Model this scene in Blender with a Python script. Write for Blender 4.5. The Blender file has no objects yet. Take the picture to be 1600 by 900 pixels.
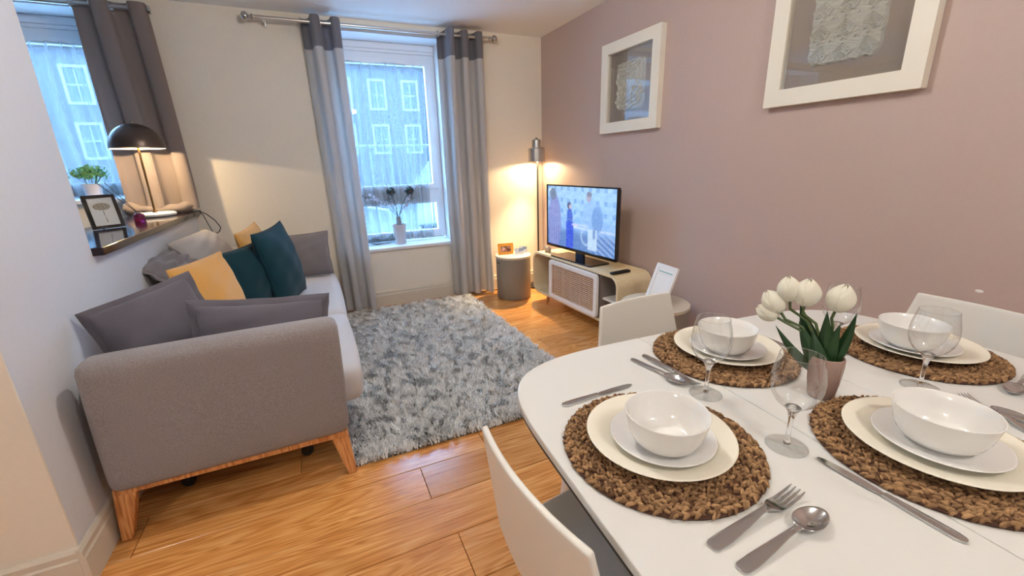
import bpy, math, random
import numpy as np
from mathutils import Vector, Matrix, Euler

random.seed(7)
rng = np.random.default_rng(7)
scene = bpy.context.scene
COL = scene.collection
PI = math.pi

# ------------------------------------------------------------------ camera
cam_data = bpy.data.cameras.new('camera')
cam_data.sensor_fit = 'HORIZONTAL'
cam_data.sensor_width = 36.0
cam_data.lens = 665.9 / 1600.0 * 36.0
cam_data.clip_start = 0.02
cam = bpy.data.objects.new('camera', cam_data)
COL.objects.link(cam)
# rows: camera right, image down, view direction, in world axes
RIGHT = Vector((0.90814805, -0.41764638, -0.02895888))
DOWN = Vector((-0.14363919, -0.2458674, -0.95860159))
FWD = Vector((0.39323644, 0.87471179, -0.28327439))
rot = Matrix((RIGHT, -DOWN, -FWD)).transposed()
cam.matrix_world = Matrix.Translation((0, 0, 1.27)) @ rot.to_4x4()
scene.camera = cam

# ------------------------------------------------------------------ view, world
scene.view_settings.view_transform = 'Standard'
scene.view_settings.look = 'None'
scene.view_settings.gamma = 1.0
scene.view_settings.use_curve_mapping = False
scene.view_settings.exposure = 0.58
world = bpy.data.worlds.new('overcast_sky')
scene.world = world
world.use_nodes = True
bg = world.node_tree.nodes['Background']
bg.inputs['Color'].default_value = (0.26, 0.55, 1.0, 1)
bg.inputs['Strength'].default_value = 23.0

# lamp strengths
CEILING_GLOBE = 380.0      # radiance of a frosted globe
CEILING_COLOR = (1.0, 0.97, 0.90)
FLOOR_LAMP_WATTS = 8.5
TABLE_LAMP_WATTS = 66.0
WARM = (1.0, 0.74, 0.42)


# ------------------------------------------------------------------ materials
def nt(name):
    m = bpy.data.materials.new(name)
    m.use_nodes = True
    t = m.node_tree
    b = t.nodes['Principled BSDF']
    return m, t, b


def srgb(r, g, b):
    f = lambda c: (c / 255 / 12.92) if c / 255 <= 0.04045 else ((c / 255 + 0.055) / 1.055) ** 2.4
    return (f(r), f(g), f(b), 1)


def mat(name, col, rough=0.5, metal=0.0, spec=0.5, noise=0.0, scale=20.0, bump=0.0, bscale=200.0,
        sheen=0.0, coat=0.0, stretch=(1, 1, 1), translucent=0.0, alpha=None):
    m, t, b = nt(name)
    N = t.nodes
    L = t.links
    b.inputs['Base Color'].default_value = col
    b.inputs['Roughness'].default_value = rough
    b.inputs['Metallic'].default_value = metal
    b.inputs['Specular IOR Level'].default_value = spec
    b.inputs['Sheen Weight'].default_value = sheen
    b.inputs['Coat Weight'].default_value = coat
    tc = N.new('ShaderNodeTexCoord')
    mp = N.new('ShaderNodeMapping')
    mp.inputs['Scale'].default_value = stretch
    L.new(tc.outputs['Object'], mp.inputs['Vector'])
    if noise > 0:
        n = N.new('ShaderNodeTexNoise')
        n.inputs['Scale'].default_value = scale
        n.inputs['Detail'].default_value = 4
        L.new(mp.outputs['Vector'], n.inputs['Vector'])
        mr = N.new('ShaderNodeMapRange')
        mr.inputs['To Min'].default_value = 1 - noise
        mr.inputs['To Max'].default_value = 1 + noise
        L.new(n.outputs['Fac'], mr.inputs['Value'])
        mx = N.new('ShaderNodeVectorMath')
        mx.operation = 'SCALE'
        mx.inputs[0].default_value = col[:3]
        L.new(mr.outputs['Result'], mx.inputs['Scale'])
        L.new(mx.outputs['Vector'], b.inputs['Base Color'])
    if bump > 0:
        n2 = N.new('ShaderNodeTexNoise')
        n2.inputs['Scale'].default_value = bscale
        n2.inputs['Detail'].default_value = 3
        L.new(mp.outputs['Vector'], n2.inputs['Vector'])
        bp = N.new('ShaderNodeBump')
        bp.inputs['Strength'].default_value = bump
        bp.inputs['Distance'].default_value = 0.004
        L.new(n2.outputs['Fac'], bp.inputs['Height'])
        L.new(bp.outputs['Normal'], b.inputs['Normal'])
    if translucent > 0:
        tr = N.new('ShaderNodeBsdfTranslucent')
        tr.inputs['Color'].default_value = col
        ms = N.new('ShaderNodeMixShader')
        ms.inputs['Fac'].default_value = translucent
        L.new(b.outputs['BSDF'], ms.inputs[1])
        L.new(tr.outputs['BSDF'], ms.inputs[2])
        L.new(ms.outputs['Shader'], N['Material Output'].inputs['Surface'])
    return m


def emissive(name, col, strength):
    m, t, b = nt(name)
    b.inputs['Base Color'].default_value = (0, 0, 0, 1)
    b.inputs['Emission Color'].default_value = col
    b.inputs['Emission Strength'].default_value = strength
    return m


def vcol(name, rough=0.6, emit=0.0, spec=0.3, bump=0.0):
    m, t, b = nt(name)
    a = t.nodes.new('ShaderNodeVertexColor')
    a.layer_name = 'Col'
    if emit > 0:
        b.inputs['Base Color'].default_value = (0.01, 0.01, 0.01, 1)
        t.links.new(a.outputs['Color'], b.inputs['Emission Color'])
        b.inputs['Emission Strength'].default_value = emit
    else:
        t.links.new(a.outputs['Color'], b.inputs['Base Color'])
    b.inputs['Roughness'].default_value = rough
    b.inputs['Specular IOR Level'].default_value = spec
    return m


def glass_sheet(name, tint=(1, 1, 1, 1), rough=0.0, ior=1.45, lo=0.0):
    """thin clear pane: fresnel mix of mirror reflection and clear passage"""
    m, t, b = nt(name)
    N = t.nodes
    L = t.links
    N.remove(b)
    tr = N.new('ShaderNodeBsdfTransparent')
    tr.inputs['Color'].default_value = tint
    gl = N.new('ShaderNodeBsdfGlossy')
    gl.inputs['Roughness'].default_value = rough
    # Schlick reflectance, the same from either side of the sheet
    lw = N.new('ShaderNodeLayerWeight')
    lw.inputs['Blend'].default_value = 0.5
    pw = N.new('ShaderNodeMath')
    pw.operation = 'POWER'
    pw.inputs[1].default_value = 2.6
    L.new(lw.outputs['Facing'], pw.inputs[0])
    f0 = ((ior - 1) / (ior + 1)) ** 2 + lo
    ad = N.new('ShaderNodeMath')
    ad.operation = 'MULTIPLY_ADD'
    ad.inputs[1].default_value = 0.85 - f0
    ad.inputs[2].default_value = f0
    L.new(pw.outputs[0], ad.inputs[0])
    ms = N.new('ShaderNodeMixShader')
    L.new(ad.outputs[0], ms.inputs['Fac'])
    L.new(tr.outputs['BSDF'], ms.inputs[1])
    L.new(gl.outputs['BSDF'], ms.inputs[2])
    L.new(ms.outputs['Shader'], N['Material Output'].inputs['Surface'])
    return m


def sheer_mat(name, col, clear):
    m, t, b = nt(name)
    N = t.nodes
    L = t.links
    N.remove(b)
    tr = N.new('ShaderNodeBsdfTransparent')
    di = N.new('ShaderNodeBsdfDiffuse')
    tl = N.new('ShaderNodeBsdfTranslucent')
    di.inputs['Color'].default_value = col
    tl.inputs['Color'].default_value = col
    a = N.new('ShaderNodeMixShader')
    a.inputs['Fac'].default_value = 0.6
    L.new(di.outputs[0], a.inputs[1])
    L.new(tl.outputs[0], a.inputs[2])
    # seen at a slant a net is denser
    lw = N.new('ShaderNodeLayerWeight')
    lw.inputs['Blend'].default_value = 0.35
    mr = N.new('ShaderNodeMapRange')
    mr.inputs['To Min'].default_value = 1 - clear
    mr.inputs['To Max'].default_value = 0.85
    L.new(lw.outputs['Facing'], mr.inputs['Value'])
    b2 = N.new('ShaderNodeMixShader')
    L.new(mr.outputs['Result'], b2.inputs['Fac'])
    L.new(tr.outputs[0], b2.inputs[1])
    L.new(a.outputs[0], b2.inputs[2])
    L.new(b2.outputs[0], N['Material Output'].inputs['Surface'])
    return m


def wood(name, dark, mid, light, scale=1.0, rough=0.35, axis='X', bump=0.15, vary=0.25, ring=0.16):
    """board running along one axis: long fibres and cathedral rings, offset per object"""
    m, t, b = nt(name)
    N = t.nodes
    L = t.links
    tc = N.new('ShaderNodeTexCoord')
    oi = N.new('ShaderNodeObjectInfo')
    off = N.new('ShaderNodeVectorMath')
    off.operation = 'SCALE'
    off.inputs[0].default_value = (37.0, 11.0, 5.0)
    L.new(oi.outputs['Random'], off.inputs['Scale'])
    ad = N.new('ShaderNodeVectorMath')
    L.new(tc.outputs['Object'], ad.inputs[0])
    L.new(off.outputs['Vector'], ad.inputs[1])
    mp = N.new('ShaderNodeMapping')
    s = {'X': (0.9, 7, 7), 'Y': (7, 0.9, 7), 'Z': (7, 7, 0.9)}[axis]
    mp.inputs['Scale'].default_value = [k * scale for k in s]
    L.new(ad.outputs['Vector'], mp.inputs['Vector'])
    n1 = N.new('ShaderNodeTexNoise')
    n1.inputs['Scale'].default_value = 1.3
    n1.inputs['Detail'].default_value = 2
    n1.inputs['Distortion'].default_value = 0.6
    L.new(mp.outputs['Vector'], n1.inputs['Vector'])
    mul = N.new('ShaderNodeMath')
    mul.operation = 'MULTIPLY'
    mul.inputs[1].default_value = 16.0
    L.new(n1.outputs['Fac'], mul.inputs[0])
    fr = N.new('ShaderNodeMath')
    fr.operation = 'SINE'
    mu2 = N.new('ShaderNodeMath')
    mu2.operation = 'MULTIPLY'
    mu2.inputs[1].default_value = 5.0
    L.new(mul.outputs[0], mu2.inputs[0])
    L.new(mu2.outputs[0], fr.inputs[0])
    mp2 = N.new('ShaderNodeMapping')
    s2 = {'X': (3, 90, 90), 'Y': (90, 3, 90), 'Z': (90, 90, 3)}[axis]
    mp2.inputs['Scale'].default_value = [k * scale for k in s2]
    L.new(ad.outputs['Vector'], mp2.inputs['Vector'])
    n2 = N.new('ShaderNodeTexNoise')
    n2.inputs['Scale'].default_value = 1.5
    n2.inputs['Detail'].default_value = 5
    L.new(mp2.outputs['Vector'], n2.inputs['Vector'])
    a1 = N.new('ShaderNodeMath')
    a1.operation = 'MULTIPLY_ADD'
    a1.inputs[1].default_value = ring
    L.new(fr.outputs[0], a1.inputs[0])
    L.new(n2.outputs['Fac'], a1.inputs[2])
    ramp = N.new('ShaderNodeValToRGB')
    e = ramp.color_ramp.elements
    e[0].position = 0.25
    e[0].color = dark
    e[1].position = 0.8
    e[1].color = light
    k = e.new(0.52)
    k.color = mid
    L.new(a1.outputs[0], ramp.inputs['Fac'])
    mr = N.new('ShaderNodeMapRange')
    mr.inputs['To Min'].default_value = 1 - vary
    mr.inputs['To Max'].default_value = 1 + vary * 0.6
    L.new(oi.outputs['Random'], mr.inputs['Value'])
    sc = N.new('ShaderNodeVectorMath')
    sc.operation = 'SCALE'
    L.new(ramp.outputs['Color'], sc.inputs[0])
    L.new(mr.outputs['Result'], sc.inputs['Scale'])
    L.new(sc.outputs['Vector'], b.inputs['Base Color'])
    b.inputs['Roughness'].default_value = rough
    bp = N.new('ShaderNodeBump')
    bp.inputs['Strength'].default_value = bump
    bp.inputs['Distance'].default_value = 0.002
    L.new(n2.outputs['Fac'], bp.inputs['Height'])
    L.new(bp.outputs['Normal'], b.inputs['Normal'])
    return m


M = {}
M['wall_beige'] = mat('beige_wall_paint', srgb(236, 227, 212), 0.85, spec=0.2, noise=0.03, scale=60, bump=0.06, bscale=300)
M['wall_white'] = mat('white_wall_paint', srgb(216, 218, 224), 0.85, spec=0.2, noise=0.03, scale=60, bump=0.06, bscale=300)
M['wall_mauve'] = mat('mauve_wall_paint', srgb(192, 170, 161), 0.5, spec=0.5, noise=0.04, scale=70, bump=0.08, bscale=250)
M['ceiling'] = mat('ceiling_paint', srgb(246, 245, 243), 0.9, spec=0.1, noise=0.01)
M['skirting'] = mat('painted_skirting', srgb(214, 205, 190), 0.45, noise=0.02)
M['white_paint'] = mat('white_gloss_paint', srgb(236, 238, 240), 0.35, noise=0.01)
M['upvc'] = mat('white_window_plastic', srgb(240, 242, 245), 0.25, noise=0.01)
M['oak'] = wood('oak_floor', srgb(178, 112, 54), srgb(212, 148, 82), srgb(230, 176, 114), rough=0.2, ring=0.1, vary=0.2)
M['subfloor'] = mat('dark_floor_gap', srgb(60, 36, 18), 0.8, noise=0.1)
M['ledge'] = mat('dark_glossy_ledge', srgb(34, 18, 22), 0.10, spec=0.45, noise=0.1, scale=8)
M['sofa'] = mat('grey_sofa_weave', srgb(143, 136, 137), 0.95, spec=0.15, sheen=0.2, noise=0.45, scale=230, bump=0.6, bscale=260)
M['sofa_seat'] = mat('pale_grey_seat_weave', srgb(206, 204, 206), 0.95, spec=0.15, sheen=0.3, noise=0.12, scale=350, bump=0.5, bscale=420)
M['cushion_grey'] = mat('grey_cushion_cloth', srgb(128, 123, 128), 0.95, spec=0.1, sheen=0.3, noise=0.15, scale=300, bump=0.5, bscale=350)
M['cushion_dark'] = mat('charcoal_cushion_cloth', srgb(100, 96, 105), 0.95, spec=0.1, sheen=0.3, noise=0.15, scale=300, bump=0.5, bscale=350)
M['cushion_pale'] = mat('pale_grey_cushion_cloth', srgb(176, 170, 166), 0.95, spec=0.1, sheen=0.3, noise=0.12, scale=300, bump=0.4, bscale=350)
M['mustard'] = mat('mustard_corduroy', srgb(226, 168, 88), 0.9, spec=0.1, sheen=0.5, noise=0.12, scale=200, bump=0.6, bscale=160, stretch=(6, 1, 1))
M['teal'] = mat('teal_velvet', srgb(3, 46, 56), 0.8, spec=0.2, sheen=0.06, noise=0.15, scale=14, bump=0.2, bscale=300)
M['beech'] = wood('beech_leg', srgb(176, 110, 58), srgb(210, 146, 88), srgb(224, 168, 112), axis='Z', rough=0.4, vary=0.05)
M['pale_oak'] = wood('pale_oak_veneer', srgb(228, 206, 164), srgb(236, 217, 178), srgb(242, 226, 192), axis='X', ring=0.05, scale=0.8, rough=0.45, vary=0.05, bump=0.05)
M['rattan'] = mat('rattan_strip', srgb(218, 184, 152), 0.6, noise=0.2, scale=40, stretch=(1, 8, 8))
M['rattan_gap'] = mat('dark_rattan_backing', srgb(70, 40, 26), 0.9, noise=0.1)
M['white_lacquer'] = mat('white_lacquer', srgb(236, 234, 230), 0.35, noise=0.01)
M['cab_inside'] = mat('cabinet_inside_grey', srgb(128, 116, 112), 0.6, noise=0.05)
M['table_white'] = mat('white_table_top', srgb(222, 221, 216), 0.28, spec=0.4, noise=0.012, scale=90)
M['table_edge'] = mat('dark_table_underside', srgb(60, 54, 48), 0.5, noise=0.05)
M['chair_white'] = mat('white_chair_shell', srgb(226, 223, 214), 0.4, noise=0.01, bump=0.03, bscale=400)
M['chair_leg'] = mat('white_metal_leg', srgb(220, 218, 214), 0.35, metal=0.2, noise=0.01)
M['porcelain'] = mat('white_porcelain', srgb(238, 236, 232), 0.12, spec=0.55, coat=0.3, noise=0.004)
M['cream_china'] = mat('cream_china', srgb(240, 234, 216), 0.15, spec=0.5, coat=0.2, noise=0.004)
M['steel'] = mat('polished_steel', (0.56, 0.57, 0.58, 1), 0.11, metal=1.0, noise=0.03, scale=60)
M['nickel'] = mat('brushed_nickel', (0.62, 0.60, 0.57, 1), 0.28, metal=1.0, noise=0.05, scale=60)
M['bronze'] = mat('dark_bronze_metal', srgb(96, 82, 74), 0.34, metal=0.75, noise=0.05)
M['brass'] = mat('aged_brass', srgb(150, 116, 74), 0.3, metal=1.0, noise=0.05)
M['black'] = mat('black_plastic', srgb(18, 18, 20), 0.3, noise=0.05)
M['black_gloss'] = mat('glossy_black_plastic', srgb(10, 10, 12), 0.08, coat=0.5, noise=0.03)
M['rubber'] = mat('dark_rubber', srgb(24, 23, 24), 0.6, noise=0.05)
M['curtain'] = mat('grey_curtain_cloth', srgb(196, 193, 192), 0.9, spec=0.1, sheen=0.2, noise=0.06, scale=250, bump=0.25, bscale=300, translucent=0.17)
M['curtain_band'] = mat('dark_grey_curtain_band', srgb(122, 120, 128), 0.8, spec=0.1, sheen=0.2, noise=0.06, scale=250, bump=0.2, bscale=300, translucent=0.12)
M['curtain_dark'] = mat('brown_grey_curtain_cloth', srgb(138, 125, 120), 0.85, spec=0.15, sheen=0.2, noise=0.06, scale=250, bump=0.2, bscale=300, translucent=0.1)
M['sheer'] = sheer_mat('white_net', (0.27, 0.275, 0.28, 1), 0.52)
M['pane'] = glass_sheet('window_pane_glass', ior=1.4)
M['picture_glass'] = glass_sheet('picture_glass', ior=1.5, lo=0.03)
M['wine_glass'] = glass_sheet('thin_wine_glass', tint=(0.98, 0.985, 0.985, 1), ior=1.5, lo=0.045)
m_, t_, b_ = nt('solid_clear_glass')
b_.inputs['Base Color'].default_value = (1, 1, 1, 1)
b_.inputs['Transmission Weight'].default_value = 1.0
b_.inputs['Roughness'].default_value = 0.0
b_.inputs['IOR'].default_value = 1.5
M['solid_glass'] = m_
m_, t_, b_ = nt('purple_glass')
b_.inputs['Base Color'].default_value = srgb(150, 40, 90)
b_.inputs['Transmission Weight'].default_value = 0.6
b_.inputs['Roughness'].default_value = 0.05
M['purple_glass'] = m_
M['seagrass'] = vcol('braided_seagrass', rough=0.75, spec=0.2)
M['pile'] = vcol('shaggy_rug_pile', rough=0.7, spec=0.25)
M['rug_base'] = mat('rug_backing', srgb(96, 94, 90), 0.95, noise=0.2, scale=80)
M['print'] = vcol('printed_paper', rough=0.55, spec=0.3)
M['screen'] = vcol('television_picture', rough=0.15, emit=0.72)
M['paper'] = mat('white_card', srgb(238, 238, 236), 0.7, noise=0.01)
M['frame_white'] = mat('cream_white_frame', srgb(238, 233, 218), 0.45, noise=0.01)
M['linen'] = mat('taupe_linen_mount', srgb(160, 146, 132), 0.9, noise=0.1, scale=200, bump=0.2, bscale=400)
M['plaster'] = mat('pale_grey_plaster_relief', srgb(196, 194, 182), 0.85, noise=0.05, scale=40, bump=0.2, bscale=120)
M['drum_grey'] = mat('grey_drum_lacquer', srgb(140, 132, 122), 0.5, noise=0.03)
M['drum_top'] = mat('pale_drum_top', srgb(208, 200, 184), 0.45, noise=0.03)
M['orange'] = mat('orange_card', srgb(236, 160, 50), 0.5, noise=0.03)
M['blue_paper'] = mat('pale_blue_leaflet', srgb(196, 206, 222), 0.5, noise=0.05)
M['petal'] = mat('cream_tulip_petal', srgb(244, 240, 222), 0.6, spec=0.25, noise=0.04, scale=60, translucent=0.2)
M['leaf'] = mat('dark_green_leaf', srgb(30, 66, 30), 0.45, noise=0.25, scale=60, stretch=(1, 1, 1), translucent=0.1)
M['stem'] = mat('green_stem', srgb(74, 92, 48), 0.5, noise=0.15)
M['copper_glaze'] = mat('rose_copper_glaze', srgb(168, 140, 128), 0.2, metal=0.2, noise=0.08, scale=20)
M['allium'] = mat('dark_teal_flower_head', srgb(24, 52, 50), 0.8, noise=0.4, scale=120)
M['rust'] = mat('rust_flower_centre', srgb(96, 56, 40), 0.8, noise=0.3, scale=120)
M['white_blossom'] = mat('white_blossom', srgb(206, 206, 216), 0.7, noise=0.08, translucent=0.3)
M['dark_stem'] = mat('dark_green_stem', srgb(28, 56, 58), 0.6, noise=0.2)
M['pot_white'] = mat('matt_white_pot', srgb(206, 198, 198), 0.6, noise=0.03)
M['pot_grey'] = mat('grey_bottle_vase', srgb(136, 142, 146), 0.35, noise=0.05)
M['herb'] = mat('fresh_green_leaf', srgb(110, 150, 84), 0.6, noise=0.25, scale=40, translucent=0.3)
M['ornament'] = mat('pale_stone_ornament', srgb(190, 172, 152), 0.6, noise=0.2, scale=60)
M['bulb'] = emissive('warm_bulb', (1.0, 0.80, 0.50, 1), 22.0)
M['diffuser'] = emissive('frosted_globe', (*CEILING_COLOR, 1), CEILING_GLOBE)
M['lamp_inside'] = mat('white_lamp_inside', srgb(240, 232, 216), 0.6, noise=0.01)
M['brick_far'] = mat('far_brick_facade', srgb(40, 36, 36), 0.9, noise=0.15, scale=3)
M['far_white'] = mat('white_far_paint', srgb(84, 84, 86), 0.5, noise=0.02)
M['far_glass'] = mat('dark_far_window', srgb(46, 52, 60), 0.6, spec=0.1, noise=0.05)
M['asphalt'] = mat('street_asphalt', srgb(48, 49, 50), 0.9, noise=0.15, scale=6)
M['car_white'] = mat('white_vehicle_paint', srgb(96, 98, 101), 0.2, coat=0.5, noise=0.01)
M['car_grey'] = mat('silver_vehicle_paint', srgb(64, 67, 74), 0.2, metal=0.4, coat=0.5, noise=0.01)
M['bounce_ground'] = mat('pale_bounce_ground', srgb(196, 194, 190), 0.9, noise=0.08, scale=3)  # kept pale so the added ground outside reflects daylight indoors
M['iron'] = mat('painted_iron', srgb(50, 58, 74), 0.5, noise=0.05)


# ------------------------------------------------------------------ mesh helpers
class MB:
    def __init__(self):
        self.v = []
        self.f = []
        self.c = []          # one colour per vertex when used

    def add(self, vs, fs, col=None):
        o = len(self.v)
        self.v += [tuple(p) for p in vs]
        self.f += [tuple(i + o for i in q) for q in fs]
        if col is not None:
            self.c += [col] * len(vs)
        return self

    def box(self, x0, x1, y0, y1, z0, z1, mtx=None):
        vs = [Vector((x, y, z)) for z in (z0, z1) for y in (y0, y1) for x in (x0, x1)]
        if mtx is not None:
            vs = [mtx @ p for p in vs]
        return self.add(vs, [(0, 2, 3, 1), (4, 5, 7, 6), (0, 1, 5, 4), (2, 6, 7, 3), (0, 4, 6, 2), (1, 3, 7, 5)])

    def lathe(self, prof, n=32, mtx=None, closed=False):
        """prof: list of (r, z) from one end to the other; r = 0 gives a pole"""
        vs, fs, ring = [], [], []
        for r, z in prof:
            if r < 1e-6:
                ring.append([len(vs)])
                vs.append(Vector((0, 0, z)))
            else:
                ring.append(list(range(len(vs), len(vs) + n)))
                vs += [Vector((r * math.cos(2 * PI * i / n), r * math.sin(2 * PI * i / n), z)) for i in range(n)]
        pairs = list(zip(ring[:-1], ring[1:]))
        if closed:
            pairs.append((ring[-1], ring[0]))
        for a, b in pairs:
            for i in range(n):
                j = (i + 1) % n
                if len(a) == 1 and len(b) == 1:
                    break
                if len(a) == 1:
                    fs.append((a[0], b[j], b[i]))
                elif len(b) == 1:
                    fs.append((a[i], a[j], b[0]))
                else:
                    fs.append((a[i], a[j], b[j], b[i]))
        if mtx is not None:
            vs = [mtx @ p for p in vs]
        return self.add(vs, fs)

    def tube(self, pts, r, n=10, caps=True):
        pts = [Vector(p) for p in pts]
        rs = r if isinstance(r, (list, tuple)) else [r] * len(pts)
        vs, fs = [], []
        up = None
        for i, p in enumerate(pts):
            d = (pts[min(i + 1, len(pts) - 1)] - pts[max(i - 1, 0)]).normalized()
            if up is None:
                up = Vector((0, 0, 1)) if abs(d.z) < 0.9 else Vector((1, 0, 0))
            a = d.cross(up).normalized()
            up = a.cross(d).normalized()
            for k in range(n):
                t = 2 * PI * k / n
                vs.append(p + (a * math.cos(t) + up * math.sin(t)) * rs[i])
        for i in range(len(pts) - 1):
            for k in range(n):
                k2 = (k + 1) % n
                fs.append((i * n + k, i * n + k2, (i + 1) * n + k2, (i + 1) * n + k))
        if caps:
            fs.append(tuple(reversed(range(n))))
            fs.append(tuple(range((len(pts) - 1) * n, len(pts) * n)))
        return self.add(vs, fs)

    def prism(self, outline, z0, z1, mtx=None, ax='z'):
        n = len(outline)
        if ax == 'z':
            g = lambda p, z: Vector((p[0], p[1], z))
        elif ax == 'y':
            g = lambda p, z: Vector((p[0], z, p[1]))
        else:
            g = lambda p, z: Vector((z, p[0], p[1]))
        vs = [g(p, z0) for p in outline] + [g(p, z1) for p in outline]
        if mtx is not None:
            vs = [mtx @ p for p in vs]
        fs = [tuple(reversed(range(n))), tuple(range(n, 2 * n))]
        fs += [(i, (i + 1) % n, n + (i + 1) % n, n + i) for i in range(n)]
        return self.add(vs, fs)

    def band(self, outer, inner, z0, z1, ax='z', mtx=None):
        """ring between two outlines with the same number of points"""
        n = len(outer)
        g = {'z': lambda p, z: Vector((p[0], p[1], z)), 'y': lambda p, z: Vector((p[0], z, p[1])),
             'x': lambda p, z: Vector((z, p[0], p[1]))}[ax]
        vs = [g(p, z0) for p in outer] + [g(p, z0) for p in inner] + [g(p, z1) for p in outer] + [g(p, z1) for p in inner]
        if mtx is not None:
            vs = [mtx @ p for p in vs]
        fs = []
        for i in range(n):
            j = (i + 1) % n
            fs += [(i, j, n + j, n + i), (2 * n + i, 3 * n + i, 3 * n + j, 2 * n + j),
                   (i, 2 * n + i, 2 * n + j, j), (n + i, n + j, 3 * n + j, 3 * n + i)]
        return self.add(vs, fs)

    def grid(self, fn, nu, nv, mtx=None, col=None, closed_u=False):
        vs, cs = [], []
        for j in range(nv + 1):
            for i in range(nu + (0 if closed_u else 1)):
                p = fn(i / nu, j / nv)
                vs.append(mtx @ Vector(p) if mtx is not None else p)
                if col is not None:
                    cs.append(col(i / nu, j / nv))
        w = nu if closed_u else nu + 1
        fs = []
        for j in range(nv):
            for i in range(nu):
                i2 = (i + 1) % w
                fs.append((j * w + i, j * w + i2, (j + 1) * w + i2, (j + 1) * w + i))
        self.add(vs, fs)
        if col is not None:
            self.c += cs
        return self

    def sphere(self, c, r, n=12, m=8, scale=(1, 1, 1), mtx=None):
        prof = [(r * math.sin(PI * k / m) if 0 < k < m else 0.0, -r * math.cos(PI * k / m)) for k in range(m + 1)]
        T = Matrix.Translation(c) @ Matrix.Diagonal((*scale, 1))
        if mtx is not None:
            T = mtx @ T
        return self.lathe(prof, n, T)

    def build(self, name, material, parent=None, smooth=False, bevel=0.0, seg=2, solid=0.0, sub=0, autosmooth=True):
        me = bpy.data.meshes.new(name)
        me.from_pydata(self.v, [], self.f)
        me.validate()
        import bmesh
        bm = bmesh.new()
        bm.from_mesh(me)
        bmesh.ops.recalc_face_normals(bm, faces=bm.faces)
        bm.to_mesh(me)
        bm.free()
        if smooth:
            me.polygons.foreach_set('use_smooth', [True] * len(me.polygons))
        if self.c and len(self.c) == len(me.vertices):
            ca = me.color_attributes.new('Col', 'FLOAT_COLOR', 'POINT')
            ca.data.foreach_set('color', np.array([(*c[:3], 1.0) for c in self.c], dtype=np.float32).ravel())
        me.materials.append(material)
        o = bpy.data.objects.new(name, me)
        COL.objects.link(o)
        if parent is not None:
            o.parent = parent
        if solid:
            md = o.modifiers.new('thickness', 'SOLIDIFY')
            md.thickness = solid
            md.offset = 0
        if bevel:
            md = o.modifiers.new('bevel', 'BEVEL')
            md.width = bevel
            md.segments = seg
            md.limit_method = 'ANGLE'
            md.angle_limit = math.radians(35)
            md.use_clamp_overlap = True
            if smooth:
                md.harden_normals = False
        if sub:
            md = o.modifiers.new('rounding', 'SUBSURF')
            md.levels = sub
            md.render_levels = sub
        if smooth and autosmooth and not sub:
            try:
                me.set_sharp_from_angle(angle=math.radians(40))
            except Exception:
                pass
        return o


def tag(o, label=None, cat=None, group=None, kind=None):
    if label:
        o['label'] = label
    if cat:
        o['category'] = cat
    if group:
        o['group'] = group
    if kind:
        o['kind'] = kind
    return o


def empty(name, loc=(0, 0, 0), rz=0.0, label=None, cat=None, group=None, rot=None):
    o = bpy.data.objects.new(name, None)
    o.empty_display_size = 0.05
    COL.objects.link(o)
    o.location = loc
    o.rotation_euler = rot if rot else (0, 0, rz)
    return tag(o, label, cat, group)


def copy_tree(o, parent=None):
    c = o.copy()
    COL.objects.link(c)
    if parent is not None:
        c.parent = parent
    for ch in [k for k in o.children]:
        copy_tree(ch, c)
    return c


def struct(o):
    o['kind'] = 'structure'
    return o


def rrect(x0, x1, y0, y1, r, n=6):
    pts = []
    for cx, cy, a0 in ((x1 - r, y1 - r, 0), (x0 + r, y1 - r, 90), (x0 + r, y0 + r, 180), (x1 - r, y0 + r, 270)):
        for k in range(n + 1):
            a = math.radians(a0 + 90 * k / n)
            pts.append((cx + r * math.cos(a), cy + r * math.sin(a)))
    return pts


def basis(loc, ux, uy, uz=None):
    """matrix with local x along ux, local y along uy"""
    ux = Vector(ux).normalized()
    uy = Vector(uy)
    uz = ux.cross(uy).normalized()
    uy = uz.cross(ux).normalized()
    return Matrix.Translation(loc) @ Matrix((ux, uy, uz)).transposed().to_4x4()


# ------------------------------------------------------------------ room shell
XR, XL, YB, ZC = 2.18, -0.835, 4.006, 2.395
YF, XF = -2.6, -2.9              # behind the camera, far left
JAMB = 2.225
WT = 0.36                         # outer wall thickness

floor = struct(MB().box(XF, XR, YF, YB + WT, -0.05, -0.013).build('floor', M['subfloor']))
plank_cache = {}


def plank(x0, x1, y0, y1):
    g = 0.0011
    w, d = x1 - x0 - 2 * g, y1 - y0 - 2 * g
    key = (round(w, 3), round(d, 3))
    if key not in plank_cache:
        b = 0.0012
        vs = []
        for z, i in ((-0.012, 0), (-b, 0), (0.0, b)):
            vs += [(-w / 2 + i, -d / 2 + i, z), (w / 2 - i, -d / 2 + i, z), (w / 2 - i, d / 2 - i, z), (-w / 2 + i, d / 2 - i, z)]
        fs = [(8, 9, 10, 11)]
        for k in (0, 4):
            fs += [(k + i, k + (i + 1) % 4, k + 4 + (i + 1) % 4, k + 4 + i) for i in range(4)]
        o = MB().add(vs, fs).build('plank', M['oak'], floor)
        plank_cache[key] = o
    else:
        o = plank_cache[key].copy()
        COL.objects.link(o)
    o.location = ((x0 + x1) / 2, (y0 + y1) / 2, 0)
    return o


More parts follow.
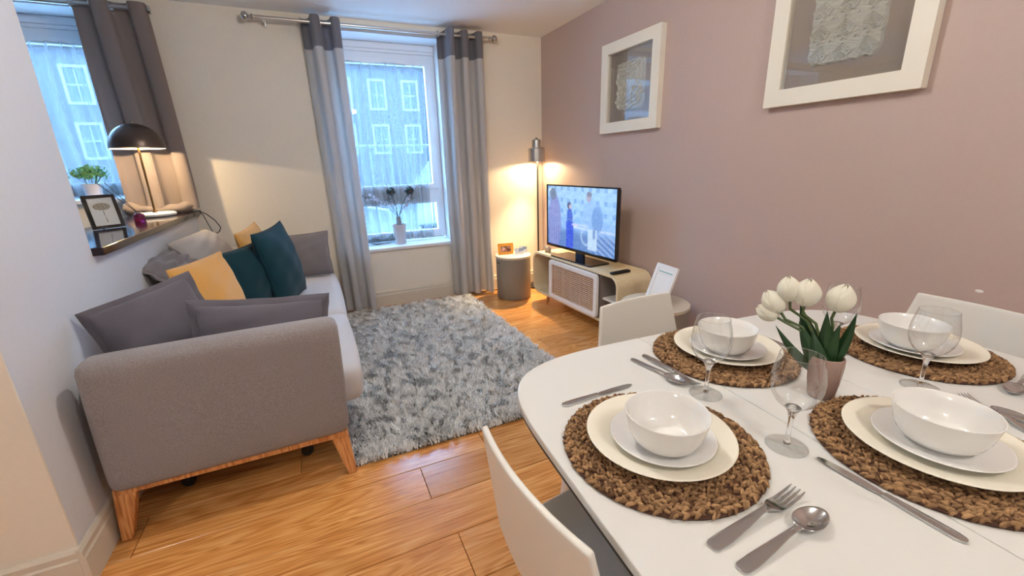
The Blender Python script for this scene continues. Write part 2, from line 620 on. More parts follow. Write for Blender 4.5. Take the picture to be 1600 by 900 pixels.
ROW = 0.2
PL = 1.32
y = 1.205 - ROW * 19
row = 0
while y < YB - 0.01:
    y1 = min(y + ROW, YB)
    xmin = XL - 0.0 if y > 1.54 else XF
    phase = {1: 0.255}.get(round((y - 1.205) / ROW), None)
    if phase is None:
        phase = (row * 0.53) % PL
    x = phase - PL * 4
    while x < XR:
        a, b_x = max(x, xmin), min(x + PL, XR)
        if b_x - a > 0.03:
            plank(a, b_x, y, y1)
        x += PL
    y += ROW
    row += 1

ceiling = struct(MB().box(XF, XR + 0.1, YF, YB + WT, ZC, ZC + 0.1).build('ceiling', M['ceiling']))
# back wall with two window openings
W2 = (0.205, 1.205, 0.535, 2.315)
W1 = (-2.15, -1.10, 1.085, 2.315)
wb = MB()
for x0, x1 in ((XF, W1[0]), (W1[1], W2[0]), (W2[1], XR + 0.1)):
    wb.box(x0, x1, YB, YB + WT, 0, ZC)
for wx0, wx1, z0, z1 in (W1, W2):
    wb.box(wx0, wx1, YB, YB + WT, 0, z0)
    wb.box(wx0, wx1, YB, YB + WT, z1, ZC)
struct(wb.build('wall_back', M['wall_beige']))
struct(MB().box(XR, XR + 0.1, YF, YB, 0, ZC).build('wall_right', M['wall_mauve']))
wl = MB()
wl.box(XL - 0.13, XL, 1.5585, JAMB, 0, ZC)
wl.box(XL - 0.13, XL, JAMB, YB, 0, 0.955)
struct(wl.build('wall_left', M['wall_white']))
struct(MB().box(XF, XL, 1.55, 1.558, 0, ZC).box(XF, XL - 0.13, 1.558, 1.68, 0, ZC).build('wall_near_left', M['wall_beige']))
struct(MB().box(XF - 0.1, XF, YF, YB + WT, 0, ZC).build('wall_far_left', M['wall_white']))
struct(MB().box(XF, XR + 0.1, YF - 0.1, YF, 0, ZC).build('wall_front', M['wall_white']))

SK = [(0.0, 0.0), (0.017, 0.0), (0.017, 0.105), (0.013, 0.112), (0.013, 0.132), (0.006, 0.145), (0.0, 0.145)]


def skirt(name, p0, p1, nrm):
    """moulded board from p0 to p1, standing out along nrm"""
    p0, p1, nrm = Vector(p0), Vector(p1), Vector(nrm)
    vs = []
    for p in (p0, p1):
        vs += [p + nrm * (a + 0.0005) + Vector((0, 0, z)) for a, z in SK]
    n = len(SK)
    fs = [tuple(range(n)), tuple(reversed(range(n, 2 * n)))] + [(i, (i + 1) % n, n + (i + 1) % n, n + i) for i in range(n)]
    return struct(MB().add(vs, fs).build(name, M['skirting']))


skirt('baseboard_back', (XL + 0.02, YB, 0), (XR - 0.02, YB, 0), (0, -1, 0))
skirt('baseboard_right', (XR, YF + 0.02, 0), (XR, YB - 0.0, 0), (-1, 0, 0))
skirt('baseboard_left', (XL, 1.55 - 0.0175, 0), (XL, YB, 0), (1, 0, 0))
skirt('baseboard_near_left', (XF + 0.02, 1.55, 0), (XL, 1.55, 0), (0, -1, 0))
# small bare plaster chip in the mauve paint
chip = MB().lathe([(0, -0.0015), (0.010, -0.0012), (0.012, 0.0)], 9, Matrix.Translation((XR, 0.652, 0.764)) @ Matrix.Rotation(PI / 2, 4, 'Y') @ Matrix.Diagonal((0.5, 1.0, 1, 1)))
chip.build('plaster_chip', M['paper'], bpy.data.objects['wall_right'])
# dark ledge on the half wall
led = struct(MB().box(-1.17, -0.797, JAMB + 0.001, YB - 0.001, 0.956, 0.988).build('trim_1', M['ledge'], bevel=0.004))
led['label'] = 'dark glossy ledge on top of the half wall behind the sofa'

# ------------------------------------------------------------------ windows
def window(name, rect, yf, transom, handle_x):
    x0, x1, z0, z1 = rect
    root = struct(empty(name))
    fx0, fx1, fz0, fz1 = x0 + 0.012, x1 - 0.012, z0 + 0.03, z1 - 0.012
    d0, d1 = yf, yf + 0.06
    # reveal lining and sill board
    rv = MB()
    rv.box(x0, x0 + 0.01, YB + 0.002, yf + 0.06, z0, z1)
    rv.box(x1 - 0.01, x1, YB + 0.002, yf + 0.06, z0, z1)
    rv.box(x0 + 0.01, x1 - 0.01, YB + 0.002, yf + 0.06, z1 - 0.01, z1)
    rv.build('reveal', M['white_paint'], root)
    MB().box(x0 + 0.001, x1 - 0.001, YB - 0.03, yf + 0.05, z0 - 0.012, z0 + 0.016).build('sill', M['white_paint'], root, bevel=0.006)
    hd = MB()
    hd.box(fx0, fx1, d0 - 0.02, d1, fz1 - 0.05, fz1)
    hd.box(fx0, fx1, d0 - 0.008, d1, fz1 - 0.075, fz1 - 0.05)
    hd.build('head_board', M['upvc'], root, bevel=0.003)
    t = fz1 - 0.075
    fr = MB()
    w = 0.05
    fr.box(fx0, fx0 + w, d0, d1, fz0, t)
    fr.box(fx1 - w, fx1, d0, d1, fz0, t)
    fr.box(fx0 + w, fx1 - w, d0, d1, t - w, t)
    fr.box(fx0 + w, fx1 - w, d0, d1, fz0, fz0 + w)
    fr.build('frame', M['upvc'], root, bevel=0.004)
    ix0, ix1, iz0, iz1 = fx0 + w, fx1 - w, fz0 + w, t - w
    lights = [(iz0, iz1)]
    if transom:
        MB().box(ix0, ix1, d0, d1, transom[0], transom[1]).build('transom', M['upvc'], root, bevel=0.004)
        lights = [(transom[1], iz1), (iz0, transom[0])]
    for k, (a, b) in enumerate(lights):
        s = 0.045 if k == 0 else 0.028
        o = rrect(ix0 - 0.004, ix1 + 0.004, a - 0.004, b + 0.004, 0.002, 1)
        i = rrect(ix0 + s, ix1 - s, a + s, b - s, 0.002, 1)
        sash = MB().band(o, i, d0 - 0.016, d1 - 0.02, ax='y').build('sash', M['upvc'], root, bevel=0.004)
        MB().box(ix0 + s - 0.004, ix1 - s + 0.004, d0 + 0.012, d0 + 0.016, a + s - 0.004, b - s + 0.004).build('pane', M['pane'], sash)
        if k == 0 and handle_x:
            h = MB().box(handle_x - 0.012, handle_x + 0.012, d0 - 0.032, d0 - 0.016, a + 0.42, a + 0.49)
            h.box(handle_x - 0.008, handle_x + 0.008, d0 - 0.05, d0 - 0.034, a + 0.33, a + 0.46)
            h.box(handle_x - 0.006, handle_x + 0.006, d0 - 0.04, d0 - 0.03, a + 0.44, a + 0.46)
            h.build('handle', M['upvc'], sash, bevel=0.003)
    return root


window('window_1', W1, 4.27, None, None)
window('window_2', W2, 4.27, (0.935, 1.045), 1.1)


# ------------------------------------------------------------------ curtains
def cloth(path, z0, z1, nu, nv, fold, mtl, name, parent, seed=0, curl=0.0, fn_extra=None):
    """hanging cloth: path(s) gives the line it hangs along, fold(s, t) the depth of its folds"""
    def f(u, v):
        z = z1 + (z0 - z1) * v
        p = path(u, v)
        y_ = p[1] + fold(u, v)
        q = [p[0], y_, z]
        if fn_extra:
            q = fn_extra(u, v, q)
        return q
    return MB().grid(f, nu, nv).build(name, mtl, parent, smooth=True, autosmooth=False)


def curtain(name, label, xt, xb, y, ztop, zbot, folds, amp, seed, mtl, band, band_h, rod_z, lean=0.0, group=None, skirt_push=0.0, pool=0.0):
    r = random.Random(seed)
    ph = r.uniform(0, 6)
    root = empty(name, ((xt[0] + xt[1]) / 2, y, zbot), label=label, cat='curtain', group=group)
    ox, oy, oz = root.location
    wob = [r.uniform(0.75, 1.25) for _ in range(12)]

    def fold(u, v):
        k = u * folds
        a = amp * wob[int(k) % 12] * (0.92 + 0.25 * math.sin(3 * v + ph + k))
        s = math.sin(2 * PI * k + 0.35 * math.sin(2.2 * v + ph))
        return a * math.copysign(abs(s) ** 0.55, s) + lean * v

    def path(u, v):
        e = v ** 0.8
        a = xt[0] + (xb[0] - xt[0]) * e
        b = xt[1] + (xb[1] - xt[1]) * e
        du = -0.042 * math.sin(4 * PI * folds * u + 0.7 * math.sin(2.2 * v + ph)) / max(folds, 1)
        return (a + (b - a) * (u + du) - ox, y - oy)

    def extra(u, v, q):
        if pool > 0 and v > 0.9:
            k = (v - 0.9) / 0.1
            q[1] -= pool * k * k * (0.6 + 0.4 * math.sin(9 * u))
            q[2] += 0.5 * pool * k * k * math.sin(7 * u + 1) ** 2
        q[2] -= oz
        return q
    if band:
        zb = ztop - band_h
        def fold_b(u, v):
            return fold(u, v * band_h / (ztop - zbot))
        def path_b(u, v):
            return path(u, v * band_h / (ztop - zbot))
        MB().grid(lambda u, v: [path_b(u, v)[0], path_b(u, v)[1] + fold_b(u, v), ztop - band_h * v - oz], 96, 10).build('header_band', band, root, smooth=True, autosmooth=False)
        t0 = band_h / (ztop - zbot)
        cloth(lambda u, v: path(u, t0 + (1 - t0) * v), zbot, zb, 96, 48, lambda u, v: fold(u, t0 + (1 - t0) * v), mtl, 'drape', root,
              fn_extra=lambda u, v, q: extra(u, v, q))
    else:
        cloth(path, zbot, ztop, 96, 56, fold, mtl, 'drape', root, fn_extra=extra)
    # metal eyelet rings where the cloth crosses the pole
    n = int(folds * 2)
    for k in range(n + 1):
        u = k / (2 * folds)
        if u > 0.999:
            continue
        px, py = path(u, 0.02)
        T = Matrix.Translation((px, 0, rod_z - oz)) @ Matrix.Rotation(PI / 2, 4, 'Y')
        MB().lathe([(0.019, -0.003), (0.026, -0.003), (0.026, 0.003), (0.019, 0.003)], 20, T, closed=True).build('eyelet', M['nickel'], root, smooth=True)
    return root


ROD_Y = YB - 0.1
rod = empty('curtain_pole', (0.7, ROD_Y, 2.318), label='long brushed metal curtain pole with ball ends above the tall window', cat='curtain pole')
MB().tube([(-0.90, 0, 0), (0.90, 0, 0)], 0.013, 14).build('pole', M['nickel'], rod, smooth=True)
for s in (-1, 1):
    T = Matrix.Translation((s * 0.905, 0, 0)) @ Matrix.Rotation(s * PI / 2, 4, 'Y')
    MB().lathe([(0, 0), (0.017, 0), (0.017, 0.015), (0.009, 0.018), (0.010, 0.026), (0.026, 0.036), (0.031, 0.05), (0.026, 0.066), (0.012, 0.076), (0, 0.078)], 18, T).build('finial', M['steel'], rod, smooth=True)
    bx = s * 0.84
    b = MB().tube([(bx, 0.0, -0.02), (bx, 0.097, -0.02)], 0.007, 10)
    b.box(bx - 0.011, bx + 0.011, -0.016, 0.016, -0.026, -0.012)
    b.lathe([(0, 0), (0.024, 0), (0.024, 0.006), (0, 0.006)], 16, Matrix.Translation((bx, 0.0935, -0.02)) @ Matrix.Rotation(-PI / 2, 4, 'X'))
    b.build('bracket', M['nickel'], rod, smooth=True)

curtain('window_curtain', 'grey curtain with dark top band hanging beside the sofa end of the tall window', (0.10, 0.385), (0.13, 0.385), ROD_Y, 2.355, 0.02, 2.0, 0.066, 3,
        M['curtain'], M['curtain_band'], 0.21, 2.318, group='grey curtains of the tall window', pool=0.012)
curtain('window_curtain', 'grey curtain with dark top band hanging beside the floor lamp corner', (1.15, 1.545), (1.13, 1.54), ROD_Y, 2.355, 0.02, 3.0, 0.064, 8,
        M['curtain'], M['curtain_band'], 0.21, 2.318, group='grey curtains of the tall window')

rod1 = empty('curtain_pole', (-1.42, ROD_Y, 2.30), label='short metal curtain pole above the ledge lamp window', cat='curtain pole')
MB().tube([(-0.86, 0, 0), (0.59, 0, 0)], 0.013, 14).build('pole', M['nickel'], rod1, smooth=True)
MB().lathe([(0, 0), (0.017, 0), (0.017, 0.012), (0.026, 0.02), (0.026, 0.03), (0, 0.036)], 16, Matrix.Translation((0.59, 0, 0)) @ Matrix.Rotation(PI / 2, 4, 'Y')).build('finial', M['steel'], rod1, smooth=True)
b = MB().tube([(0.42, 0.0, -0.02), (0.42, 0.097, -0.02)], 0.007, 10)
b.box(0.41, 0.43, -0.016, 0.016, -0.026, -0.012)
b.build('bracket', M['nickel'], rod1, smooth=True)


def gather(u, v, q):
    return q


c1 = curtain('ledge_curtain', 'dark brown-grey curtain hanging down onto the ledge behind the mushroom lamp', (-1.20, -0.815), (-1.20, -0.775), ROD_Y, 2.335, 1.0, 2.0, 0.04, 11,
             M['curtain_dark'], None, 0, 2.30, pool=0.03)
# crumpled hem lying on the ledge
hem = MB()
def hemf(u, v):
    a = v * 2 * PI
    r0 = 0.034 + 0.012 * math.sin(9 * u + 1) + 0.008 * math.sin(23 * u)
    return (-0.19 + 0.40 * u, -0.045 + 0.012 * math.sin(6 * u) + r0 * math.cos(a) * 1.2, 0.022 + r0 * 0.9 * math.sin(a) + 0.012 * math.sin(5 * u + 2))
hem.grid(hemf, 40, 14)
hem.build('gathered_hem', M['curtain_dark'], c1, smooth=True, autosmooth=False)


# nets
def net(name, label, x0, x1, y, z0, z1, waves, seed, group=None):
    r = random.Random(seed)
    ph = [r.uniform(0, 6) for _ in range(4)]
    def f(u, v):
        yy = 0.016 * math.sin(2 * PI * waves * u + ph[0] + 0.8 * math.sin(3 * v)) + 0.004 * math.sin(2 * PI * waves * 1.7 * u + ph[1])
        yy *= 0.5 + 0.7 * v
        x = x0 + (x1 - x0) * u + 0.012 * math.sin(5 * v + 7 * u + ph[2])
        z = z1 + (z0 - z1) * v + (0.006 * math.sin(12 * u) if v < 0.03 else 0)
        return (x, yy, z)
    o = MB().grid(f, 130, 40).build(name, M['sheer'], None, smooth=True, autosmooth=False)
    o.location = (0, y, 0)
    return tag(o, label, 'net curtain', group)


net('net_curtain', 'white see-through net curtain behind the vase of dried flowers', 0.30, 1.055, 4.225, 0.575, 2.135, 10, 2)
net('net_curtain', 'white see-through net curtain behind the potted herb', -2.05, -1.16, 4.225, 1.12, 2.135, 11, 5)
# bunched net lying on the sill
o = MB()
def bunch(u, v):
    a = v * 2 * PI
    r0 = 0.02 + 0.012 * math.sin(7 * u + 1) ** 2 + 0.006 * math.sin(19 * u)
    return (0.30 + 0.42 * u, 0.012 * math.sin(8 * u) + r0 * math.cos(a), 0.03 + r0 * math.sin(a))
o.grid(bunch, 40, 12)
ob = o.build('net_hem', M['sheer'], None, smooth=True, autosmooth=False)
ob.location = (0, 4.20, 0.553)
tag(ob, 'bunched white net hem lying along the back of the sill', 'net curtain')

# ------------------------------------------------------------------ street outside
def far_building(x0, x1, y, h, cols, rows, w, hh, zfirst, zstep, label):
    b = empty('town_house', ((x0 + x1) / 2, y, 0), label=label, cat='building')
    cx = (x0 + x1) / 2
    MB().box(x0 - cx, x1 - cx, 0, 4, -0.3, h).build('facade', M['brick_far'], b)
    MB().box(x0 - cx - 0.1, x1 - cx + 0.1, -0.15, 0, h - 0.5, h - 0.25).build('cornice', M['far_white'], b, bevel=0.03)
    proto = None
    for i in range(cols):
        for j in range(rows):
            px = x0 - cx + (i + 0.5) * (x1 - x0) / cols
            pz = zfirst + j * zstep
            if proto is None:
                proto = MB().band(rrect(-w / 2 - 0.12, w / 2 + 0.12, -0.12, hh + 0.12, 0.01, 1), rrect(-w / 2, w / 2, 0, hh, 0.01, 1), -0.08, 0.03, ax='y')
                proto.box(-w / 2, w / 2, -0.03, 0.02, hh / 2 - 0.03, hh / 2 + 0.03)
                proto.box(-0.025, 0.025, -0.03, 0.02, 0, hh)
                proto = proto.build('window', M['far_white'], b)
                MB().box(-w / 2, w / 2, -0.01, 0.0, 0, hh).build('pane', M['far_glass'], proto)
                o = proto
            else:
                o = copy_tree(proto, b)
            o.location = (px, 0, pz)
    return b


far_building(-11.6, 14.3, 27.0, 9.5, 14, 3, 0.74, 1.4, 2.05, 2.38, 'terraced brick house with white framed windows across the street')
b2 = far_building(-38.0, -12.2, 27.0, 9.2, 8, 3, 1.1, 1.2, 0.9, 2.08, 'long brick house with white bands seen past the potted herb')
for zz in (4.2, 6.3):
    MB().box(-12.8, 12.8, -0.25, -0.1, zz, zz + 0.38).build('white_band', M['far_white'], b2)
struct(MB().box(-40, 16, 7.4, 27.0, -0.42, -0.34).build('street', M['asphalt']))
struct(MB().box(-40, 16, YB + WT, 7.4, -0.42, -0.3).build('added_bounce_ground', M['bounce_ground']))  # unseen pale ground, added to bounce daylight through the windows onto the ceiling


def vehicle(name, label, cat, loc, rz, body, cabin, paint, zw):
    """side outline extruded across the width, wheels and windows as parts"""
    r = empty(name, loc, rz, label=label, cat=cat)
    MB().prism(body, -0.85, 0.85, ax='y').build('body', paint, r, bevel=0.06, seg=3)
    MB().prism(cabin, -0.87, 0.87, ax='y').build('side_window', M['far_glass'], r, bevel=0.01)
    for wx in zw:
        for s in (-1, 1):
            T = Matrix.Translation((wx, s * 0.76, 0.32)) @ Matrix.Rotation(PI / 2, 4, 'X')
            w = MB().lathe([(0, -0.1), (0.3, -0.1), (0.33, -0.06), (0.33, 0.06), (0.3, 0.1), (0, 0.1)], 24, T).build('wheel', M['rubber'], r, smooth=True)
            MB().lathe([(0, -0.115), (0.19, -0.115), (0.2, -0.08), (0.2, 0.08), (0.19, 0.115), (0, 0.115)], 20, T).build('hub', M['nickel'], w, smooth=True)
    return r


vehicle('delivery_van', 'white van parked on the street behind the net curtain', 'van', (3.35, 9.6, -0.3), 0,
        [(-1.5, 0.35), (-1.5, 1.05), (-1.1, 1.2), (-0.55, 1.9), (-0.2, 2.1), (2.6, 2.15), (2.65, 0.35)],
        [(-0.95, 1.25), (-0.5, 1.82), (0.25, 1.85), (0.25, 1.25)], M['car_white'], (-0.8, 1.9))
vehicle('parked_car', 'silver car parked on the street left of the white van', 'car', (-0.75, 8.4, -0.3), 0,
        [(-2.0, 0.3), (-2.05, 0.8), (-1.2, 0.95), (-0.6, 1.42), (0.7, 1.45), (1.3, 0.98), (1.95, 0.85), (1.98, 0.3)],
        [(-1.05, 0.97), (-0.55, 1.36), (0.65, 1.38), (1.1, 0.98)], M['car_grey'], (-1.25, 1.2))
rail = empty('iron_railing', (0.7, 5.6, -0.3), label='thin iron railing standing outside the tall window', cat='railing')
MB().tube([(-2.2, 0, 1.80), (2.2, 0, 1.80)], 0.016, 8).build('top_rail', M['iron'], rail)
MB().tube([(-2.2, 0, 0.2), (2.2, 0, 0.2)], 0.014, 8).build('bottom_rail', M['iron'], rail)
for k in range(19):
    x = -2.16 + k * 0.24
    MB().tube([(x, 0, 0), (x, 0, 1.80)], 0.009, 6).build('bar', M['iron'], rail)


# ------------------------------------------------------------------ sofa
def soft_box(x0, x1, y0, y1, z0, z1, r, puff=0.0, n=14, sag=0.0):
    """rounded block with slightly swollen faces"""
    def sd(t):
        return t
    cx, cy, cz = (x0 + x1) / 2, (y0 + y1) / 2, (z0 + z1) / 2
    hx, hy, hz = (x1 - x0) / 2, (y1 - y0) / 2, (z1 - z0) / 2
    mb = MB()
    def face(fix, s):
        def f(u, v):
            a, b2 = 2 * u - 1, 2 * v - 1
            # denser rows near the edges
            a = math.sin(a * PI / 2)
            b2 = math.sin(b2 * PI / 2)
            p = [0, 0, 0]
            o = [i for i in range(3) if i != fix]
            p[fix] = s
            p[o[0]] = a
            p[o[1]] = b2
            h = (hx, hy, hz)
            q = [p[i] * h[i] for i in range(3)]
            inner = [max(-(h[i] - r), min(h[i] - r, q[i])) for i in range(3)]
            d = Vector(q) - Vector(inner)
            if d.length > 1e-9:
                d = d.normalized() * r
            q = Vector(inner) + d
            b = puff * (1 - a * a) * (1 - b2 * b2)
            q[fix] += s * b
            return (q[0] + cx, q[1] + cy, q[2] + cz)
        mb.grid(f, n, n)
    for fix in range(3):
        for s in (-1, 1):
            face(fix, s)
    return mb


def weld(o, d=0.0004):
    import bmesh
    bm = bmesh.new()
    bm.from_mesh(o.data)
    bmesh.ops.remove_doubles(bm, verts=bm.verts, dist=d)
    bmesh.ops.recalc_face_normals(bm, faces=bm.faces)
    bm.to_mesh(o.data)
    bm.free()
    return o


SX, SY = -0.41, 2.80
sofa = empty('sofa', (SX, SY, 0), label='grey fabric sofa with wooden legs along the left wall', cat='sofa')
def sp(name, mb, m):
    mb.v = [(p[0] - SX, p[1] - SY, p[2]) for p in mb.v]
    return weld(mb.build(name, m, sofa, smooth=True, autosmooth=False))
Y0, Y1 = 1.68, 3.90
for ya, yb in ((Y0, Y0 + 0.115), (Y1 - 0.115, Y1)):
    mb = soft_box(-0.79, 0.0, ya, yb, 0.205, 0.70, 0.04, 0.004, 16)
    # the arm tilts outward a little and leans back towards the wall
    mb.v = [(x + 0.014 * (z - 0.2) / 0.5, y, z + 0.012 * (x + 0.4)) for x, y, z in mb.v]
    sp('arm', mb, M['sofa'])
mb = soft_box(-0.81, -0.665, Y0 + 0.117, Y1 - 0.117, 0.22, 0.62, 0.05, 0.006, 16)
mb.v = [(x - 0.0 * (z - 0.2) + (0.05 * (0.7 - z) if x > -0.7 else 0), y, z) for x, y, z in mb.v]
sp('backrest', mb, M['sofa'])
sp('seat_base', soft_box(-0.78, -0.01, Y0 + 0.13, Y1 - 0.13, 0.20, 0.30, 0.02), M['sofa'])
for ya, yb in ((Y0 + 0.143, 2.655), (2.66, Y1 - 0.143)):
    sp('seat_cushion', soft_box(-0.60, 0.085, ya, yb, 0.262, 0.437, 0.05, 0.012, 16), M['sofa_seat'])
mb = MB()
for ya in (Y0 + 0.03, Y1 - 0.06):
    mb.box(-0.78, -0.01, ya, ya + 0.03, 0.182, 0.212)
for xa in (-0.78, -0.04):
    mb.box(xa, xa + 0.03, Y0 + 0.06, Y1 - 0.06, 0.182, 0.212)
mb.v = [(p[0] - SX, p[1] - SY, p[2]) for p in mb.v]
mb.build('wooden_rail', M['beech'], sofa, bevel=0.003)
for fx, sx in ((-0.755, -1), (-0.045, 1)):
    for fy, sy in ((Y0 + 0.06, -1), (Y1 - 0.06, 1)):
        mb = MB()
        t, b = 0.036, 0.017
        tx, ty, gx, gy = fx, fy, fx + sx * 0.032, fy + sy * 0.022
        vs = [(tx - t, ty - 0.022, 0.205), (tx + t, ty - 0.022, 0.205), (tx + t, ty + 0.022, 0.205), (tx - t, ty + 0.022, 0.205),
              (gx - b, gy - b, 0), (gx + b, gy - b, 0), (gx + b, gy + b, 0), (gx - b, gy + b, 0)]
        mb.add([(p[0] - SX, p[1] - SY, p[2]) for p in vs], [(0, 1, 2, 3), (4, 7, 6, 5), (0, 4, 5, 1), (1, 5, 6, 2), (2, 6, 7, 3), (3, 7, 4, 0)])
        mb.build('leg', M['beech'], sofa, bevel=0.005)
for x, y in ((-0.19, 1.93), (-0.645, 1.94)):
    T = Matrix.Translation((x - SX, y - SY, 0.026)) @ Matrix.Rotation(PI / 2, 4, 'X')
    c = MB().lathe([(0, -0.012), (0.022, -0.012), (0.026, -0.007), (0.026, 0.007), (0.022, 0.012), (0, 0.012)], 18, T).build('castor', M['rubber'], sofa, smooth=True)
    MB().box(x - SX - 0.008, x - SX + 0.008, y - SY - 0.018, y - SY + 0.018, 0.03, 0.2).build('castor_stem', M['black'], c)


# ------------------------------------------------------------------ cushions
def cushion(name, label, loc, ux, uy, w, h, th, m, flange=0.0, sag=0.0, seed=0, group=None, pinch=0.06, bend=0.0, wr=0.003, parent=None, cat='cushion'):
    """soft pad: local x across, y up along its face, z its thickness; pinched corners, crumpled"""
    r = random.Random(seed)
    ph = [r.uniform(0, 6.28) for _ in range(8)]
    n = 30
    vs, fs = [], []
    def pt(u, v, s):
        a, b = 2 * u - 1, 2 * v - 1
        e = max(0.0, (1 - a * a)) ** 0.42 * max(0.0, (1 - b * b)) ** 0.42
        px = a * w / 2 * (1 - pinch * (1 - b * b) * 1.0)
        py = b * h / 2 * (1 - pinch * (1 - a * a) * 1.0)
        zz = s * th / 2 * e
        zz += wr * e * math.sin(7 * a + 3 * b + ph[0]) + wr * e * math.sin(11 * b - 5 * a + ph[1])
        # creases running in from the corners
        zz -= s * 0.5 * wr * (abs(a) * abs(b)) ** 1.5 * (1 + math.sin(17 * (a - b) + ph[2]))
        zz += bend * (a * a) + sag * math.sin(2 * a + ph[3]) * 0.5
        py += 0.012 * math.sin(3 * a + ph[4]) * (1 - abs(b)) - sag * (1 - a * a) * (b + 1) * 0.5
        return (px, py, zz)
    mb = MB()
    for s in (1, -1):
        mb.grid(lambda u, v: pt(0.5 + 0.5 * math.sin((2 * u - 1) * PI / 2), 0.5 + 0.5 * math.sin((2 * v - 1) * PI / 2), s), n, n)
    o = mb.build(name, m, None, smooth=True, autosmooth=False)
    weld(o, 0.0006)
    o.matrix_world = basis(loc, ux, uy)
    tag(o, label, cat, group)
    # seam line or flange as a part of the cushion
    sm = MB()
    edge = []
    k = 30
    for i in range(k):
        edge.append((i / k, 0.0))
    for i in range(k):
        edge.append((1.0, i / k))
    for i in range(k):
        edge.append((1 - i / k, 1.0))
    for i in range(k):
        edge.append((0.0, 1 - i / k))
    pts = [Vector(pt(u, v, 0)) for u, v in edge]
    if flange > 0:
        inn, out = [], []
        for i, p in enumerate(pts):
            c = Vector((p.x / (w / 2), p.y / (h / 2), 0))
            d = Vector((math.copysign(1, c.x) if abs(c.x) > 0.93 else 0, math.copysign(1, c.y) if abs(c.y) > 0.93 else 0, 0))
            if d.length < 0.1:
                d = c.normalized()
            out.append(p + d * flange + Vector((0, 0, 0.006 * math.sin(i * 0.6 + ph[5]))))
        L = len(pts)
        z = Vector((0, 0, 0.003))
        allv = [p * 0.94 + z for p in pts] + [p + z for p in out] + [p * 0.94 - z for p in pts] + [p - z for p in out]
        f = []
        for i in range(L):
            j = (i + 1) % L
            f += [(i, j, L + j, L + i), (2 * L + i, 3 * L + i, 3 * L + j, 2 * L + j), (L + i, L + j, 3 * L + j, 3 * L + i)]
        sm.add(allv, f)
        sm.build('flange', m, o, smooth=True, autosmooth=False)
    else:
        pts.append(pts[0])
        sm.tube(pts, 0.0035, 6, caps=False)
        sm.build('seam', m, o, smooth=True)
    return o


# local x across the face, local y up the face; the face itself looks along x cross y
cushion('flanged_cushion', 'wide grey flanged cushion propped inside the near sofa arm', (-0.265, 1.925, 0.605), (1, 0, -0.09), (0, 0.12, 1), 0.46, 0.29, 0.10, M['cushion_dark'], flange=0.025, seed=1)
cushion('flanged_cushion', 'charcoal square cushion slumped between near sofa arm and backrest', (-0.618, 2.01, 0.672), (0.836, 0.507, 0.209), (-0.281, 0.068, 0.957), 0.33, 0.31, 0.10, M['cushion_dark'], flange=0.02, seed=2, pinch=0.03)
cushion('mustard_cushion', 'mustard corduroy cushion behind the wide grey flanged cushion', (-0.515, 2.45, 0.665), (0.47, 0.88, 0.05), (-0.22, 0.05, 0.98), 0.34, 0.40, 0.14, M['mustard'], seed=4, pinch=0.03)
cushion('mustard_cushion', 'mustard corduroy cushion mostly hidden behind the far teal cushion', (-0.385, 3.28, 0.71), (0.182, 0.981, 0.067), (-0.251, -0.019, 0.968), 0.41, 0.41, 0.13, M['mustard'], seed=5)
cushion('teal_cushion', 'teal velvet cushion standing next to the front mustard cushion', (-0.385, 2.74, 0.652), (0.40, 0.91, 0.02), (-0.167, 0.03, 0.985), 0.43, 0.43, 0.15, M['teal'], seed=6)
cushion('teal_cushion', 'teal velvet cushion farther along the seat in front of the grey pillow', (-0.238, 2.95, 0.70), (0.26, 0.965, 0.04), (-0.183, -0.001, 0.983), 0.47, 0.48, 0.15, M['teal'], seed=7)
cushion('grey_pillow', 'grey pillow leaning on the far sofa arm by the window curtain', (-0.139, 3.66, 0.62), (0.97, -0.22, 0.05), (0.0, 0.177, 0.984), 0.40, 0.32, 0.10, M['cushion_grey'], seed=8, flange=0.012)
cushion('grey_pillow', 'pale grey pillow lying along the wall behind the teal cushions', (-0.68, 3.28, 0.79), (0.12, 1, 0.0), (-0.5, 0.1, 0.6), 0.60, 0.24, 0.17, M['cushion_pale'], seed=9)
cushion('grey_pillow', 'grey crumpled pillow wedged between backrest and wall under the ledge', (-0.73, 2.84, 0.755), (0.2, 1, 0.1), (-0.7, 0.1, 0.6), 0.34, 0.22, 0.10, M['cushion_grey'], seed=10, flange=0.02, wr=0.014)


